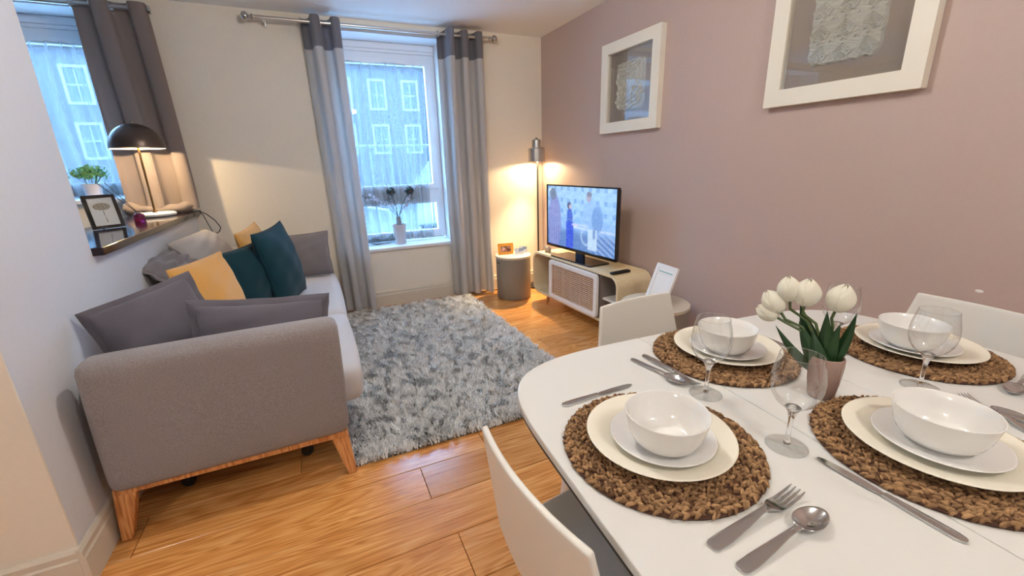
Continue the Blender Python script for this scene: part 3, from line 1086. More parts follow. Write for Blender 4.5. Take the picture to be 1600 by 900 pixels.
# ------------------------------------------------------------------ shaggy rug
def build_rug():
    x0, x1, y0, y1 = -0.02, 1.275, 1.725, 3.87
    root = empty('shaggy_rug', ((x0 + x1) / 2, (y0 + y1) / 2, 0), label='silver grey shaggy rug lying on the wood floor between sofa and television', cat='rug')
    cx, cy = root.location.x, root.location.y
    MB().box(x0 - cx + 0.01, x1 - cx - 0.01, y0 - cy + 0.01, y1 - cy - 0.01, 0.001, 0.010).build('backing', M['rug_base'], root)
    n = 95000
    px = rng.uniform(x0, x1, n)
    py = rng.uniform(y0, y1, n)
    # clumps share a lean: smooth random field from a few waves
    ang = np.zeros(n)
    tone = np.zeros(n)
    for k in range(20):
        fx, fy = rng.normal(0, 26, 2)
        ang += np.sin(fx * px + fy * py + rng.uniform(0, 6.28)) * 1.1
    for k in range(10):
        fx, fy = rng.normal(0, 8.0, 2)
        tone += np.sin(fx * px + fy * py + rng.uniform(0, 6.28)) * 0.2
    ang = ang + rng.normal(0, 0.55, n)
    ln = rng.uniform(0.026, 0.042, n)
    lean = np.clip(rng.normal(0.62, 0.22, n), 0.05, 0.95)
    wd = rng.uniform(0.0016, 0.0032, n)
    dx, dy = np.cos(ang), np.sin(ang)
    sx, sy = -dy, dx
    base = np.stack([px - cx, py - cy, np.full(n, 0.008)], 1)
    side = np.stack([sx * wd, sy * wd, np.zeros(n)], 1)
    mid = base + np.stack([dx * ln * lean * 0.35, dy * ln * lean * 0.35, ln * 0.55], 1)
    hz = ln * 0.55 + ln * 0.45 * np.sqrt(1 - np.clip(lean, 0, 0.95) ** 2)
    tip = base + np.stack([dx * ln * lean * 0.95, dy * ln * lean * 0.95, hz], 1)
    V = np.stack([base - side, base + side, mid + side, mid - side, tip], 1).reshape(-1, 3)
    me = bpy.data.meshes.new('pile')
    me.vertices.add(n * 5)
    me.vertices.foreach_set('co', V.astype(np.float32).ravel())
    o5 = np.arange(n)[:, None] * 5
    loops = np.concatenate([np.concatenate([o5 + 0, o5 + 1, o5 + 2, o5 + 3], 1), np.concatenate([o5 + 3, o5 + 2, o5 + 4], 1)], 1)
    me.loops.add(n * 7)
    me.loops.foreach_set('vertex_index', loops.ravel().astype(np.int32))
    me.polygons.add(n * 2)
    st = np.stack([np.arange(n) * 7, np.arange(n) * 7 + 4], 1).ravel()
    me.polygons.foreach_set('loop_start', st.astype(np.int32))
    try:
        me.polygons.foreach_set('loop_total', np.tile([4, 3], n).astype(np.int32))
    except Exception:
        pass
    me.update(calc_edges=True)
    t = np.clip(0.62 + 0.14 * tone + rng.normal(0, 0.24, n), 0, 1)
    lo = np.array(srgb(182, 180, 178)[:3])
    hi = np.array(srgb(246, 245, 242)[:3])
    c = lo + (hi - lo) * t[:, None]
    f = np.ones(5)
    C = (c[:, None, :] * f[None, :, None])
    C = np.concatenate([C, np.ones((n, 5, 1))], 2).astype(np.float32)
    ca = me.color_attributes.new('Col', 'FLOAT_COLOR', 'POINT')
    ca.data.foreach_set('color', C.ravel())
    me.materials.append(M['pile'])
    o = bpy.data.objects.new('pile', me)
    COL.objects.link(o)
    o.parent = root
    o['kind'] = 'stuff'


build_rug()

# ------------------------------------------------------------------ television corner
ts = empty('tv_stand', (1.97, 2.887, 0), rz=math.radians(-87.3), label='low pale oak tv stand with rounded ends and a rattan sliding door', cat='tv stand')
SW, SD, Z0, Z1 = 1.18, 0.32, 0.095, 0.48
outer = rrect(-SW / 2, SW / 2, Z0, Z1, 0.085, 8)
inner = rrect(-SW / 2 + 0.02, SW / 2 - 0.02, Z0 + 0.02, Z1 - 0.02, 0.066, 8)
MB().band(outer, inner, -SD / 2, SD / 2, ax='y').build('body', M['pale_oak'], ts, smooth=True, bevel=0.0025)
MB().prism(inner, SD / 2 - 0.012, SD / 2 - 0.004, ax='y').build('back_panel', M['cab_inside'], ts)
for x in (-0.285, 0.385):
    MB().box(x - 0.008, x + 0.008, -SD / 2 + 0.012, SD / 2 - 0.012, Z0 + 0.02, Z1 - 0.02).build('divider', M['cab_inside'], ts)
MB().box(0.393, SW / 2 - 0.021, -SD / 2 + 0.03, SD / 2 - 0.012, 0.265, 0.279).build('shelf', M['white_lacquer'], ts, bevel=0.001)
door = MB().band(rrect(-0.33, 0.33, -0.168, 0.168, 0.032, 6), rrect(-0.292, 0.292, -0.132, 0.132, 0.012, 6), -0.013, 0.013, ax='y').build('sliding_door', M['white_lacquer'], ts, smooth=True, bevel=0.003)
door.location = (0.05, -SD / 2 - 0.008, 0.287)
MB().box(-0.293, 0.293, 0.002, 0.006, -0.133, 0.133).build('backing', M['rattan_gap'], door)
sl = None
for k in range(17):
    if sl is None:
        sl = MB().tube([(-0.292 + 0.584 * i / 12, -0.003 + 0.0025 * (i % 2), 0) for i in range(13)], 0.0052, 6).build('slat', M['rattan'], door, smooth=True)
        o = sl
    else:
        o = sl.copy()
        COL.objects.link(o)
        o.parent = door
    o.location = (0, 0, -0.124 + k * 0.0155)
for k in range(5):
    MB().tube([(-0.24 + 0.12 * k, -0.009, -0.131), (-0.24 + 0.12 * k, -0.009, 0.131)], 0.0022, 6).build('rattan_tie', M['rattan'], door, smooth=True)
for sx in (-1, 1):
    for sy in (-1, 1):
        x, y = sx * 0.40, sy * 0.105
        MB().tube([(x, y, Z0), (x + sx * 0.012, y + sy * 0.012, 0)], [0.018, 0.011], 14).build('leg', M['beech'], ts, smooth=True)

tv = empty('television', (1.915, 2.905, 0.48), rz=math.radians(-85.4), label='black flat television showing a bluish scene with people', cat='television')
TW, TH = 0.90, 0.535
z0 = 0.062
MB().band(rrect(-TW / 2, TW / 2, z0, z0 + TH, 0.006, 3), rrect(-TW / 2 + 0.014, TW / 2 - 0.014, z0 + 0.022, z0 + TH - 0.012, 0.001, 3), -0.012, 0.012, ax='y').build('bezel', M['black_gloss'], tv, bevel=0.002)
MB().box(-TW / 2 + 0.012, TW / 2 - 0.012, 0.0, 0.034, z0 + 0.012, z0 + TH - 0.01).build('back_cover', M['black'], tv, bevel=0.01)
MB().box(-0.05, 0.05, 0.004, 0.03, 0.008, z0 + 0.05).build('neck', M['black_gloss'], tv, bevel=0.004)
MB().prism(rrect(-0.27, 0.27, -0.10, 0.10, 0.02, 4), 0.0005, 0.012).build('foot_plate', M['black_gloss'], tv, bevel=0.003)


def ss(a, b, x):
    t = max(0.0, min(1.0, (x - a) / (b - a)))
    return t * t * (3 - 2 * t)


def blob(u, v, cu, cv, ru, rv, s=0.25):
    d = ((u - cu) / ru) ** 2 + ((v - cv) / rv) ** 2
    return 1 - ss(1 - s, 1 + s, d)


R_TV = random.Random(12)


def screen_col(u, v):
    n = 0.5 + 0.25 * math.sin(31 * u + 3 * math.sin(17 * v)) + 0.25 * math.sin(43 * v + 4 * math.sin(23 * u))
    c = Vector((0.22, 0.46, 0.98)).lerp(Vector((0.48, 0.74, 1.0)), 0.55 * v + 0.35 * n)
    def over(a, col):
        nonlocal c
        c = c.lerp(Vector(col), max(0, min(1, a)))
    # shop shelves and counter behind
    if v > 0.55 and (math.sin(60 * u) > 0.3) and (math.sin(34 * v) > 0.35):
        over(0.45, (0.08, 0.24, 0.62))
    over((1 - ss(0.22, 0.36, v)) * 0.75, (0.07, 0.15, 0.42))
    over((1 - ss(0.012, 0.02, abs(v - 0.36))) * (u > 0.4) * 0.8, (0.70, 0.85, 1))
    # slanting rails lower right
    if u > 0.74 and v < 0.42 and math.sin(70 * (v + 0.9 * (u - 0.74))) > 0.3:
        over(0.6, (0.45, 0.62, 0.95))
    over((1 - ss(0.7, 1.3, abs(((u - 0.61) / 0.07) ** 2 + ((v - 0.24) / 0.13) ** 2 - 1) * 3)) * 0.6, (0.55, 0.75, 1))
    # figure in a striped coat at the left
    over(blob(u, v, 0.115, 0.36, 0.11, 0.52) * 0.85, (0.20, 0.24, 0.60))
    over(blob(u, v, 0.115, 0.36, 0.10, 0.48) * 0.5 * (0.5 + 0.5 * math.sin(160 * u)), (0.42, 0.40, 0.72))
    over(blob(u, v, 0.09, 0.87, 0.055, 0.10) * 0.9, (0.17, 0.22, 0.33))
    # woman in a cobalt dress
    over(blob(u, v, 0.365, 0.50, 0.045, 0.17) * 0.95, (0.05, 0.11, 0.62))
    over((ss(0.30, 0.315, u) - ss(0.415, 0.43, u)) * (1 - ss(0.42, 0.46, v)), (0.03, 0.08, 0.74))
    over(blob(u, v, 0.355, 0.70, 0.032, 0.06), (0.10, 0.11, 0.20))
    over(blob(u, v, 0.372, 0.685, 0.018, 0.035), (0.62, 0.50, 0.62))
    over(blob(u, v, 0.45, 0.40, 0.055, 0.025) * 0.8, (0.75, 0.72, 0.92))
    # man in a pale blue shirt with a white apron
    over(blob(u, v, 0.67, 0.58, 0.115, 0.24) * 0.8, (0.33, 0.55, 0.95))
    over(blob(u, v, 0.76, 0.53, 0.075, 0.21) * 0.7, (0.14, 0.30, 0.68))
    over(blob(u, v, 0.64, 0.86, 0.035, 0.075), (0.45, 0.42, 0.55))
    over(blob(u, v, 0.645, 0.90, 0.036, 0.04), (0.25, 0.26, 0.36))
    over(blob(u, v, 0.58, 0.41, 0.07, 0.03) * 0.8, (0.55, 0.72, 1.0))
    over((ss(0.63, 0.64, u) - ss(0.755, 0.765, u)) * (1 - ss(0.36, 0.38, v)) * ss(0.03, 0.05, v) * 0.9, (0.62, 0.82, 1.0))
    over((ss(0.70, 0.705, u) - ss(0.735, 0.74, u)) * (1 - ss(0.36, 0.38, v)) * ss(0.22, 0.24, v) * 0.8, (0.10, 0.22, 0.55))
    over(blob(u, v, 0.035, 0.945, 0.02, 0.02) * 0.8, (0.9, 0.95, 1))
    # broken highlights and camera grain
    g = math.sin(97 * u + 5 * math.sin(31 * v + 2)) * math.sin(83 * v + 4 * math.sin(41 * u))
    over(0.16 * ss(0.35, 0.9, g), (0.75, 0.88, 1.0))
    over(0.18 * ss(0.35, 0.9, -g), (0.05, 0.12, 0.40))
    over(0.25 * R_TV.random() * (v < 0.5), (0.12, 0.26, 0.62))
    return tuple(c)


sc_ = MB()
hw = TW / 2 - 0.0135
sc_.grid(lambda u, v: (-hw + 2 * hw * u, -0.005, z0 + 0.0225 + (TH - 0.035) * v), 150, 84, col=screen_col)
sc_.build('screen', M['screen'], tv)

rm = empty('remote_control', (1.93, 2.385, 0.48), rz=math.radians(4), label='black remote control lying on the tv stand', cat='remote')
MB().prism(rrect(-0.085, 0.085, -0.022, 0.022, 0.012, 5), 0.001, 0.017).build('body', M['black'], rm, bevel=0.005)
bt = None
for i in range(6):
    for j in range(3):
        MBx = MB().lathe([(0.0045, 0.0165), (0.004, 0.0185), (0, 0.0185)], 8)
        if bt is None:
            bt = MBx.build('button', M['rubber'], rm)
            o = bt
        else:
            o = bt.copy()
            COL.objects.link(o)
        o.location = (-0.06 + i * 0.022, (j - 1) * 0.012, 0)

orn = empty('stone_ornament', (1.855, 3.31, 0.48), rz=1.9, label='small pale stone animal ornament under the left end of the television', cat='ornament')
ob_ = MB().sphere((0, 0, 0.032), 0.026, 14, 10, (1.25, 0.85, 0.85))
for sx in (-1, 1):
    for sy in (-1, 1):
        ob_.lathe([(0, 0), (0.008, 0), (0.009, 0.03), (0, 0.03)], 8, Matrix.Translation((sx * 0.016, sy * 0.011, 0)))
ob_.build('animal_body', M['ornament'], orn, smooth=True)
MB().sphere((0.036, 0, 0.042), 0.017, 12, 8, (1.2, 0.9, 0.95)).sphere((0.03, 0.012, 0.056), 0.006, 8, 6).sphere((0.03, -0.012, 0.056), 0.006, 8, 6).build('animal_head', M['ornament'], orn, smooth=True)


def drum(name, label, x, y, r, h, slot_deg, slot_z):
    d = empty(name, (x, y, 0), label=label, cat='side table')
    MB().lathe([(0, 0), (r - 0.012, 0), (r - 0.006, 0.004), (r, 0.012), (r, h - 0.022), (0, h - 0.022)], 56).build('drum_body', M['drum_grey'], d, smooth=True)
    MB().lathe([(0, h - 0.0215), (r + 0.004, h - 0.0215), (r + 0.006, h - 0.018), (r + 0.006, h - 0.003), (r + 0.003, h), (0, h)], 56).build('tray_top', M['drum_top'], d, smooth=True)
    # stadium shaped dark patch on the surface, painting the shade inside a hand hole
    pts = []
    for p in rrect(-0.036, 0.036, -0.011, 0.011, 0.0109, 8):
        pts.append(p)
    def bend(p, rr):
        a = math.radians(slot_deg) + p[0] / r
        return (rr * math.cos(a), rr * math.sin(a), slot_z + p[1])
    n = len(pts)
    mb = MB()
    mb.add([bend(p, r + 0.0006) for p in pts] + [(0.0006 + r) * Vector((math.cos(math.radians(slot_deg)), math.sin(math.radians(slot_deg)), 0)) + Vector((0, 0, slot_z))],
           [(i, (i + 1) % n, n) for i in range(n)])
    mb.build('painted_hole_shade', M['rubber'], d)
    return d


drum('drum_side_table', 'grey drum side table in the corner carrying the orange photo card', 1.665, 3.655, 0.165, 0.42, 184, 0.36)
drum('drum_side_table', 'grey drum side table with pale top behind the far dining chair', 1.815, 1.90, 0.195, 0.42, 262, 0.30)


def photo_cols(kind):
    def f(u, v):
        if kind == 'orange':
            c = Vector(srgb(238, 170, 60)[:3])
            if 0.1 < u < 0.9 and 0.14 < v < 0.8:
                n = math.sin(19 * u + 3 * math.sin(9 * v)) * math.sin(23 * v + 2 * math.sin(13 * u))
                c = Vector(srgb(206, 150, 130)[:3]).lerp(Vector(srgb(80, 52, 46)[:3]), ss(-0.2, 0.6, n))
                if blob(u, v, 0.35, 0.5, 0.12, 0.16) > 0.5:
                    c = Vector(srgb(226, 178, 170)[:3])
                if blob(u, v, 0.68, 0.42, 0.14, 0.14) > 0.5:
                    c = Vector(srgb(120, 70, 62)[:3])
            return tuple(c)
        if kind == 'leaf':
            c = Vector(srgb(226, 226, 222)[:3])
            # pressed leaf: broad oval on a thin stalk
            a = blob(u, v, 0.5, 0.68, 0.34, 0.13, 0.15)
            if a > 0.5:
                c = Vector(srgb(176, 164, 146)[:3]) * (0.9 + 0.12 * math.sin(40 * u + 12 * v))
            if abs(u - 0.5 - 0.06 * (0.6 - v)) < 0.012 and 0.1 < v < 0.6:
                c = Vector(srgb(120, 112, 100)[:3])
            return tuple(c)
        if kind == 'notice':
            c = Vector(srgb(240, 240, 238)[:3])
            if 0.86 < v < 0.89 and 0.08 < u < 0.92:
                c = Vector(srgb(120, 176, 170)[:3])
            if 0.05 < u < 0.95 and (abs(v - 0.80) < 0.012 or abs(v - 0.06) < 0.012) or 0.06 < v < 0.80 and (abs(u - 0.05) < 0.012 or abs(u - 0.95) < 0.012):
                c = Vector(srgb(214, 216, 216)[:3])
            return tuple(c)
        if kind == 'leaflet':
            c = Vector(srgb(204, 214, 228)[:3])
            if u > 0.45 and v > 0.45 + 0.4 * (u - 0.45):
                c = Vector(srgb(132, 150, 184)[:3])
            if v < 0.18:
                c = Vector(srgb(236, 238, 242)[:3])
            return tuple(c)
    return f


def small_frame(name, label, loc, ux, tilt, w, h, bar, depth, m, kind, cat, inset=0.0):
    """picture frame standing on loc, ux = direction of its lower edge seen from the front, leaning back by tilt"""
    ux = Vector(ux).normalized()
    back = Vector((0, 0, 1)).cross(ux)        # away from the viewer
    uy = Vector((0, 0, math.cos(tilt))) + back * math.sin(tilt)
    r = empty(name)
    r.matrix_world = basis(loc, ux, uy)
    tag(r, label, cat)
    g = depth * math.sin(tilt) + 0.001
    o = rrect(-w / 2, w / 2, g, g + h, 0.002, 1)
    i = rrect(-w / 2 + bar, w / 2 - bar, g + bar, g + h - bar, 0.001, 1)
    MB().band(o, i, -depth, 0).build('frame', m, r, bevel=0.0015)
    MB().box(-w / 2 + bar * 0.5, w / 2 - bar * 0.5, g + bar * 0.5, g + h - bar * 0.5, -depth * 0.75, -depth * 0.45).build('back_board', M['black'] if m is M['black_gloss'] else M['paper'], r)
    p = MB()
    p.grid(lambda u, v: (-w / 2 + bar * 0.9 + (w - 1.8 * bar) * u, g + bar * 0.9 + (h - 1.8 * bar) * v, -depth * 0.4), 60, 60, col=photo_cols(kind))
    p.build('print', M['print'], r)
    # prop leg behind
    a = Vector((0, g + h * 0.62, -depth))
    foot_y = g * 0 + 0.0
    L = (h * 0.62) * math.sin(tilt) * 2 + 0.01
    # foot point in local space: on the table plane behind the frame
    fy = -L * math.sin(tilt) * 0
    inv = r.matrix_world.inverted()
    wb_ = r.matrix_world @ a
    foot = inv @ (Vector((wb_.x, wb_.y, loc[2] + 0.002)) + back * 0.035)
    MB().tube([a, foot], 0.004, 6).build('prop', m, r)
    return r


small_frame('notice_frame', 'white framed notice leaning on the drum table behind the far dining chair', (1.80, 1.90, 0.42), (-0.10, -1, 0), math.radians(21), 0.19, 0.235, 0.024, 0.014, M['white_lacquer'], 'notice', 'picture frame')
small_frame('photo_card', 'orange bordered photo card on the corner drum table', (1.605, 3.685, 0.42), (1, -0.22, 0), math.radians(9), 0.150, 0.105, 0.010, 0.010, M['orange'], 'orange', 'photo')
for i, (x, y, a, w, h, lab) in enumerate(((1.715, 3.62, -0.35, 0.085, 0.075, 'pale blue leaflet folded upright beside the orange photo card'),
                                          (1.775, 3.66, -0.75, 0.075, 0.080, 'white leaflet folded upright nearest the floor lamp pole'))):
    c = MB()
    for s in (-1, 1):
        c.grid(lambda u, v: (-w / 2 + w * u, s * (0.022 * (1 - v)) , 0.0008 + h * v * 0.8), 12, 12, col=photo_cols('leaflet'))
    o = c.build('leaflet', M['print'], None, solid=0.0008)
    o.location = (x, y, 0.42)
    o.rotation_euler = (0, 0, a)
    tag(o, lab, 'leaflet')

cb3 = MB().tube([(1.34, 3.965, 0.008), (1.45, 3.93, 0.008), (1.54, 3.94, 0.008), (1.66, 3.90, 0.008), (1.80, 3.88, 0.008), (1.93, 3.885, 0.008)], 0.0045, 8).build('floor_cable', M['black'], None, smooth=True)
tag(cb3, 'black cable running along the floor behind the corner drum table', 'cable')

# floor lamp in the corner
fl = empty('floor_lamp', (2.055, 3.87, 0), label='slim floor lamp with metal shade lit in the corner', cat='floor lamp')
MB().lathe([(0, 0), (0.115, 0), (0.115, 0.012), (0.108, 0.018), (0, 0.02)], 40, Matrix.Translation((-0.02, -0.01, 0))).build('base', M['black'], fl, smooth=True)
MB().tube([(0, 0, 0.015), (0, 0, 1.42)], 0.0085, 12).build('pole', M['rubber'], fl, smooth=True)
MB().tube([(0, 0, 1.415), (-0.035, -0.05, 1.425)], 0.006, 10).build('arm', M['nickel'], fl, smooth=True)
LX, LY = -0.035, -0.05
T = Matrix.Translation((LX, LY, 0))
MB().lathe([(0.079, 1.268), (0.080, 1.268), (0.080, 1.385), (0.074, 1.392), (0.044, 1.394), (0.043, 1.465), (0.036, 1.472), (0, 1.474), (0, 1.47), (0.040, 1.462), (0.041, 1.391), (0.072, 1.388), (0.078, 1.383)], 40, T, closed=True).build('lamp_shade', M['nickel'], fl, smooth=True)
MB().lathe([(0, 1.474), (0.009, 1.474), (0.009, 1.486), (0, 1.49)], 12, T).build('knob', M['bronze'], fl, smooth=True)
MB().sphere((LX, LY, 1.330), 0.032, 16, 12).build('bulb', M['bulb'], fl, smooth=True)


def lamp_light(name, loc, watts, col, size, kind='POINT', parent=None):
    d = bpy.data.lights.new(name, kind)
    d.energy = watts
    d.color = col
    if kind == 'POINT':
        d.shadow_soft_size = size
    else:
        d.shape = 'DISK'
        d.size = size
    o = bpy.data.objects.new(name, d)
    COL.objects.link(o)
    o.location = loc
    if parent:
        o.parent = parent
    return o


lamp_light('floor_lamp_light', (LX, LY, 1.287), FLOOR_LAMP_WATTS, WARM, 0.012, parent=fl)
sp_ = lamp_light('floor_lamp_beam', (LX, LY, 1.285), FLOOR_LAMP_WATTS * 11.0, WARM, 0.02, 'POINT', fl)
sp_.data.type = 'SPOT'
sp_.data.spot_size = math.radians(75)
sp_.rotation_euler = (math.radians(-9), math.radians(10), 0)
sp_.data.spot_blend = 0.9
sp_.data.shadow_soft_size = 0.02

# ------------------------------------------------------------------ framed reliefs on the mauve wall
def relief_frame(label, yc, zc, kind, size, art_w, art_h, dz):
    r = empty('relief_picture', (XR, yc, zc), rz=math.radians(-90), label=label, cat='picture', group=None)
    s = size / 2
    d = 0.045
    # local x runs from the window end to the room end, local -y faces the room
    MB().band(rrect(-s, s, -s, s, 0.002, 1), rrect(-s + 0.075, s - 0.075, -s + 0.075, s - 0.075, 0.001, 1), -d, -0.001, ax='y').build('frame', M['frame_white'], r, bevel=0.002)
    MB().box(-s + 0.074, s - 0.074, -0.008, -0.002, -s + 0.074, s - 0.074).build('mount', M['linen'], r)
    MB().box(-s + 0.074, s - 0.074, -d + 0.010, -d + 0.012, -s + 0.074, s - 0.074).build('glass', M['picture_glass'], r)
    R = random.Random(kind)
    ph = [R.uniform(0, 6.28) for _ in range(10)]
    def h(u, v):
        a, b2 = 2 * u - 1, 2 * v - 1
        if kind == 2:
            p = (u * 3.0) % 1 - 0.5
            q = (v * 4.0) % 1 - 0.5
            row = int(v * 8) % 2
            dia = abs(p) + abs(q)
            k = 0.45 * (abs((dia * 9) % 1 - 0.5) < 0.22) * (dia < 0.46)
            z = abs(((u * 6 + ph[0]) % 1) - 0.5) * 2
            zig = abs(((v * 8 - 0.8 * z) % 1) - 0.5)
            k = max(k, 0.5 * (zig < 0.13) * (row == 0))
            k += 0.12 * math.sin(40 * u + 9 * math.sin(33 * v)) * math.sin(37 * v)
        else:
            w1 = u + 0.05 * math.sin(9 * v + ph[0])
            w2 = v + 0.05 * math.sin(7 * u + ph[1])
            ed = min(w1, 1 - w1, w2, 1 - w2)
            k = 0.9 * (abs(ed - 0.05) < 0.016) + 0.8 * (abs(ed - 0.13) < 0.014) + 0.7 * (abs(ed - 0.22) < 0.013)
            k += 0.6 * (abs(math.sin(15 * (w1 + w2) + ph[2])) > 0.86) * (0.05 < ed < 0.22)
            k += 0.5 * (abs(math.sin(11 * (w1 - w2) + ph[3])) > 0.9) * (ed > 0.22)
            if ed > 0.24:
                k += 0.6 * (abs(((w1 - 0.5) ** 2 + (w2 - 0.5) ** 2) ** 0.5 - 0.18 - 0.02 * math.sin(5 * math.atan2(w2 - 0.5, w1 - 0.5))) < 0.02)
        return k
    def f(u, v):
        a, b2 = 2 * u - 1, 2 * v - 1
        er = 1 + 0.015 * math.sin(31 * u + ph[4]) + 0.012 * math.sin(27 * v + ph[5])
        # rounded corners
        m = max(abs(a), abs(b2))
        c = (abs(a) ** 8 + abs(b2) ** 8) ** (1 / 8)
        k = m / c if c > 1e-6 else 1
        rim = 1 - ss(0.93, 1.0, c * k if m < 1 else 1)
        return (a * k * er * art_w / 2, -0.0085 - 0.012 * rim ** 0.5 - 0.016 * h(u, v) * rim, b2 * k * er * art_h / 2 + dz)
    MB().grid(f, 190, 210).build('relief', M['plaster'], r, smooth=True, autosmooth=False)
    return r


relief_frame('white box frame with pale relief artwork above the television', 2.655, 1.772, 1, 0.622, 0.29, 0.33, 0.0)
relief_frame('white box frame with knitted-looking relief artwork above the dining table', 1.265, 1.812, 2, 0.638, 0.30, 0.36, 0.01)

# ------------------------------------------------------------------ things on the dark ledge
LZ = 0.988
tl = empty('table_lamp', (-0.985, 3.655, LZ), label='mushroom table lamp with bronze dome lit on the dark ledge', cat='table lamp')
MB().lathe([(0, 0.0), (0.108, 0.0), (0.116, 0.006), (0.116, 0.018), (0.108, 0.024), (0, 0.026)], 48).build('base', M['white_lacquer'], tl, smooth=True)
MB().tube([(0, 0, 0.02), (0, 0, 0.50)], 0.0065, 12).lathe([(0, 0.026), (0.014, 0.026), (0.012, 0.034), (0, 0.036)], 14).build('stem', M['brass'], tl, smooth=True)
RD, HD, ZD = 0.147, 0.155, 0.435
dome = [(RD * math.cos(a), ZD + HD * math.sin(a)) for a in [k * PI / 2 / 16 for k in range(17)]]
dome[-1] = (0.0, ZD + HD)
dome_in = [((RD - 0.004) * math.cos(a), ZD + (HD - 0.004) * math.sin(a)) for a in [k * PI / 2 / 16 for k in range(17)]]
dome_in[-1] = (0.0, ZD + HD - 0.004)
MB().lathe(dome, 56).build('dome_shade', M['bronze'], tl, smooth=True)
MB().lathe(dome_in, 56).build('dome_lining', M['lamp_inside'], tl, smooth=True)
MB().lathe([(0, ZD + HD), (0.008, ZD + HD), (0.007, ZD + HD + 0.012), (0, ZD + HD + 0.016)], 12).build('finial', M['bronze'], tl, smooth=True)
MB().sphere((0, 0, ZD + 0.065), 0.028, 14, 10).build('bulb', M['bulb'], tl, smooth=True)
lamp_light('table_lamp_light', (0, -0.0, ZD + 0.028), TABLE_LAMP_WATTS, WARM, 0.008, parent=tl)

cb = MB().tube([(-0.865, 3.74, LZ + 0.006), (-0.80, 3.80, LZ + 0.006), (-0.775, 3.83, LZ + 0.005), (-0.74, 3.86, 0.965), (-0.70, 3.88, 0.915), (-0.675, 3.90, 0.855), (-0.69, 3.905, 0.825), (-0.715, 3.91, 0.81)], 0.0035, 8)
cbo = cb.build('power_cable', M['black'], None, smooth=True)
MB().tube([(-0.715, 3.91, 0.813), (-0.74, 3.915, 0.80)], [0.007, 0.010], 8).build('inline_switch', M['black'], cbo, smooth=True)
tag(cbo, 'black lamp cable looping off the end of the dark ledge', 'cable')
cb2 = MB().tube([(-0.86, 3.80, LZ + 0.004), (-0.785, 3.87, LZ + 0.004), (-0.77, 3.90, 0.96), (-0.755, 3.93, 0.88), (-0.735, 3.95, 0.80), (-0.72, 3.96, 0.70)], 0.0028, 8).build('power_cable', M['rubber'], None, smooth=True)
tag(cb2, 'thin grey cable hanging straight down the wall below the ledge end', 'cable')

small_frame('botanical_frame', 'black framed pressed leaf print standing on the dark ledge', (-1.02, 3.005, LZ), (0.74, 0.67, 0), math.radians(10), 0.142, 0.178, 0.016, 0.014, M['black_gloss'], 'leaf', 'picture frame')

rd = empty('reed_diffuser', (-0.985, 3.345, LZ), label='purple reed diffuser bottle with two black reeds on the ledge', cat='diffuser')
MB().lathe([(0, 0), (0.026, 0), (0.029, 0.004), (0.029, 0.034), (0.024, 0.043), (0.012, 0.046), (0.011, 0.058), (0.013, 0.060), (0.009, 0.060), (0.008, 0.046), (0, 0.044)], 28).build('bottle', M['purple_glass'], rd, smooth=True)
MB().lathe([(0.0135, 0.048), (0.0165, 0.048), (0.0165, 0.056), (0.0135, 0.056)], 20, closed=True).build('collar', M['nickel'], rd, smooth=True)
for a, b in (((-0.004, 0.002, 0.015), (-0.135, -0.055, 0.235)), ((0.004, -0.002, 0.012), (-0.105, -0.04, 0.238))):
    # reeds lean out through the neck
    MB().tube([(a[0] * 0.3, a[1], 0.05), b], 0.0022, 6).build('reed', M['black'], rd, smooth=True)

# ------------------------------------------------------------------ potted herb in the ledge window
def leaf_blades(mb, n, r, zc, size, seed, sq=0.8):
    q = random.Random(seed)
    for _ in range(n):
        a, e = q.uniform(0, 2 * PI), q.uniform(-0.3, 1.3)
        d = Vector((math.cos(a) * math.cos(e), math.sin(a) * math.cos(e), math.sin(e) * sq))
        p = d * r * q.uniform(0.35, 1.0) + Vector((0, 0, zc))
        t = Vector((q.gauss(0, 1), q.gauss(0, 1), q.gauss(0, 0.6))).normalized()
        s = t.cross(d).normalized() if t.cross(d).length > 0.01 else Vector((1, 0, 0))
        L = size * q.uniform(0.6, 1.2)
        w = L * 0.38
        mb.add([p, p + t * L * 0.5 + s * w, p + t * L, p + t * L * 0.5 - s * w, p + t * L * 0.5 + d * L * 0.12],
               [(0, 1, 4), (1, 2, 4), (2, 3, 4), (3, 0, 4)])


hb = empty('potted_herb', (-1.43, 4.115, W1[2] + 0.016), label='small green herb in a white pot on the window sill beyond the ledge', cat='plant')
MB().lathe([(0, 0), (0.042, 0), (0.055, 0.10), (0.056, 0.105), (0.050, 0.105), (0.048, 0.095), (0, 0.092)], 32).build('pot', M['pot_white'], hb, smooth=True)
mb = MB()
leaf_blades(mb, 220, 0.115, 0.165, 0.034, 4, 0.62)
f = mb.build('foliage', M['herb'], hb)
f['kind'] = 'stuff'
mb = MB()
q = random.Random(5)
for _ in range(16):
    a = q.uniform(0, 6.28)
    e = q.uniform(0.03, 0.09)
    mb.tube([(0.02 * math.cos(a), 0.02 * math.sin(a), 0.09), (e * math.cos(a), e * math.sin(a), 0.17 + q.uniform(-0.02, 0.04))], 0.0015, 5, caps=False)
s_ = mb.build('stems', M['stem'], hb)
s_['kind'] = 'stuff'

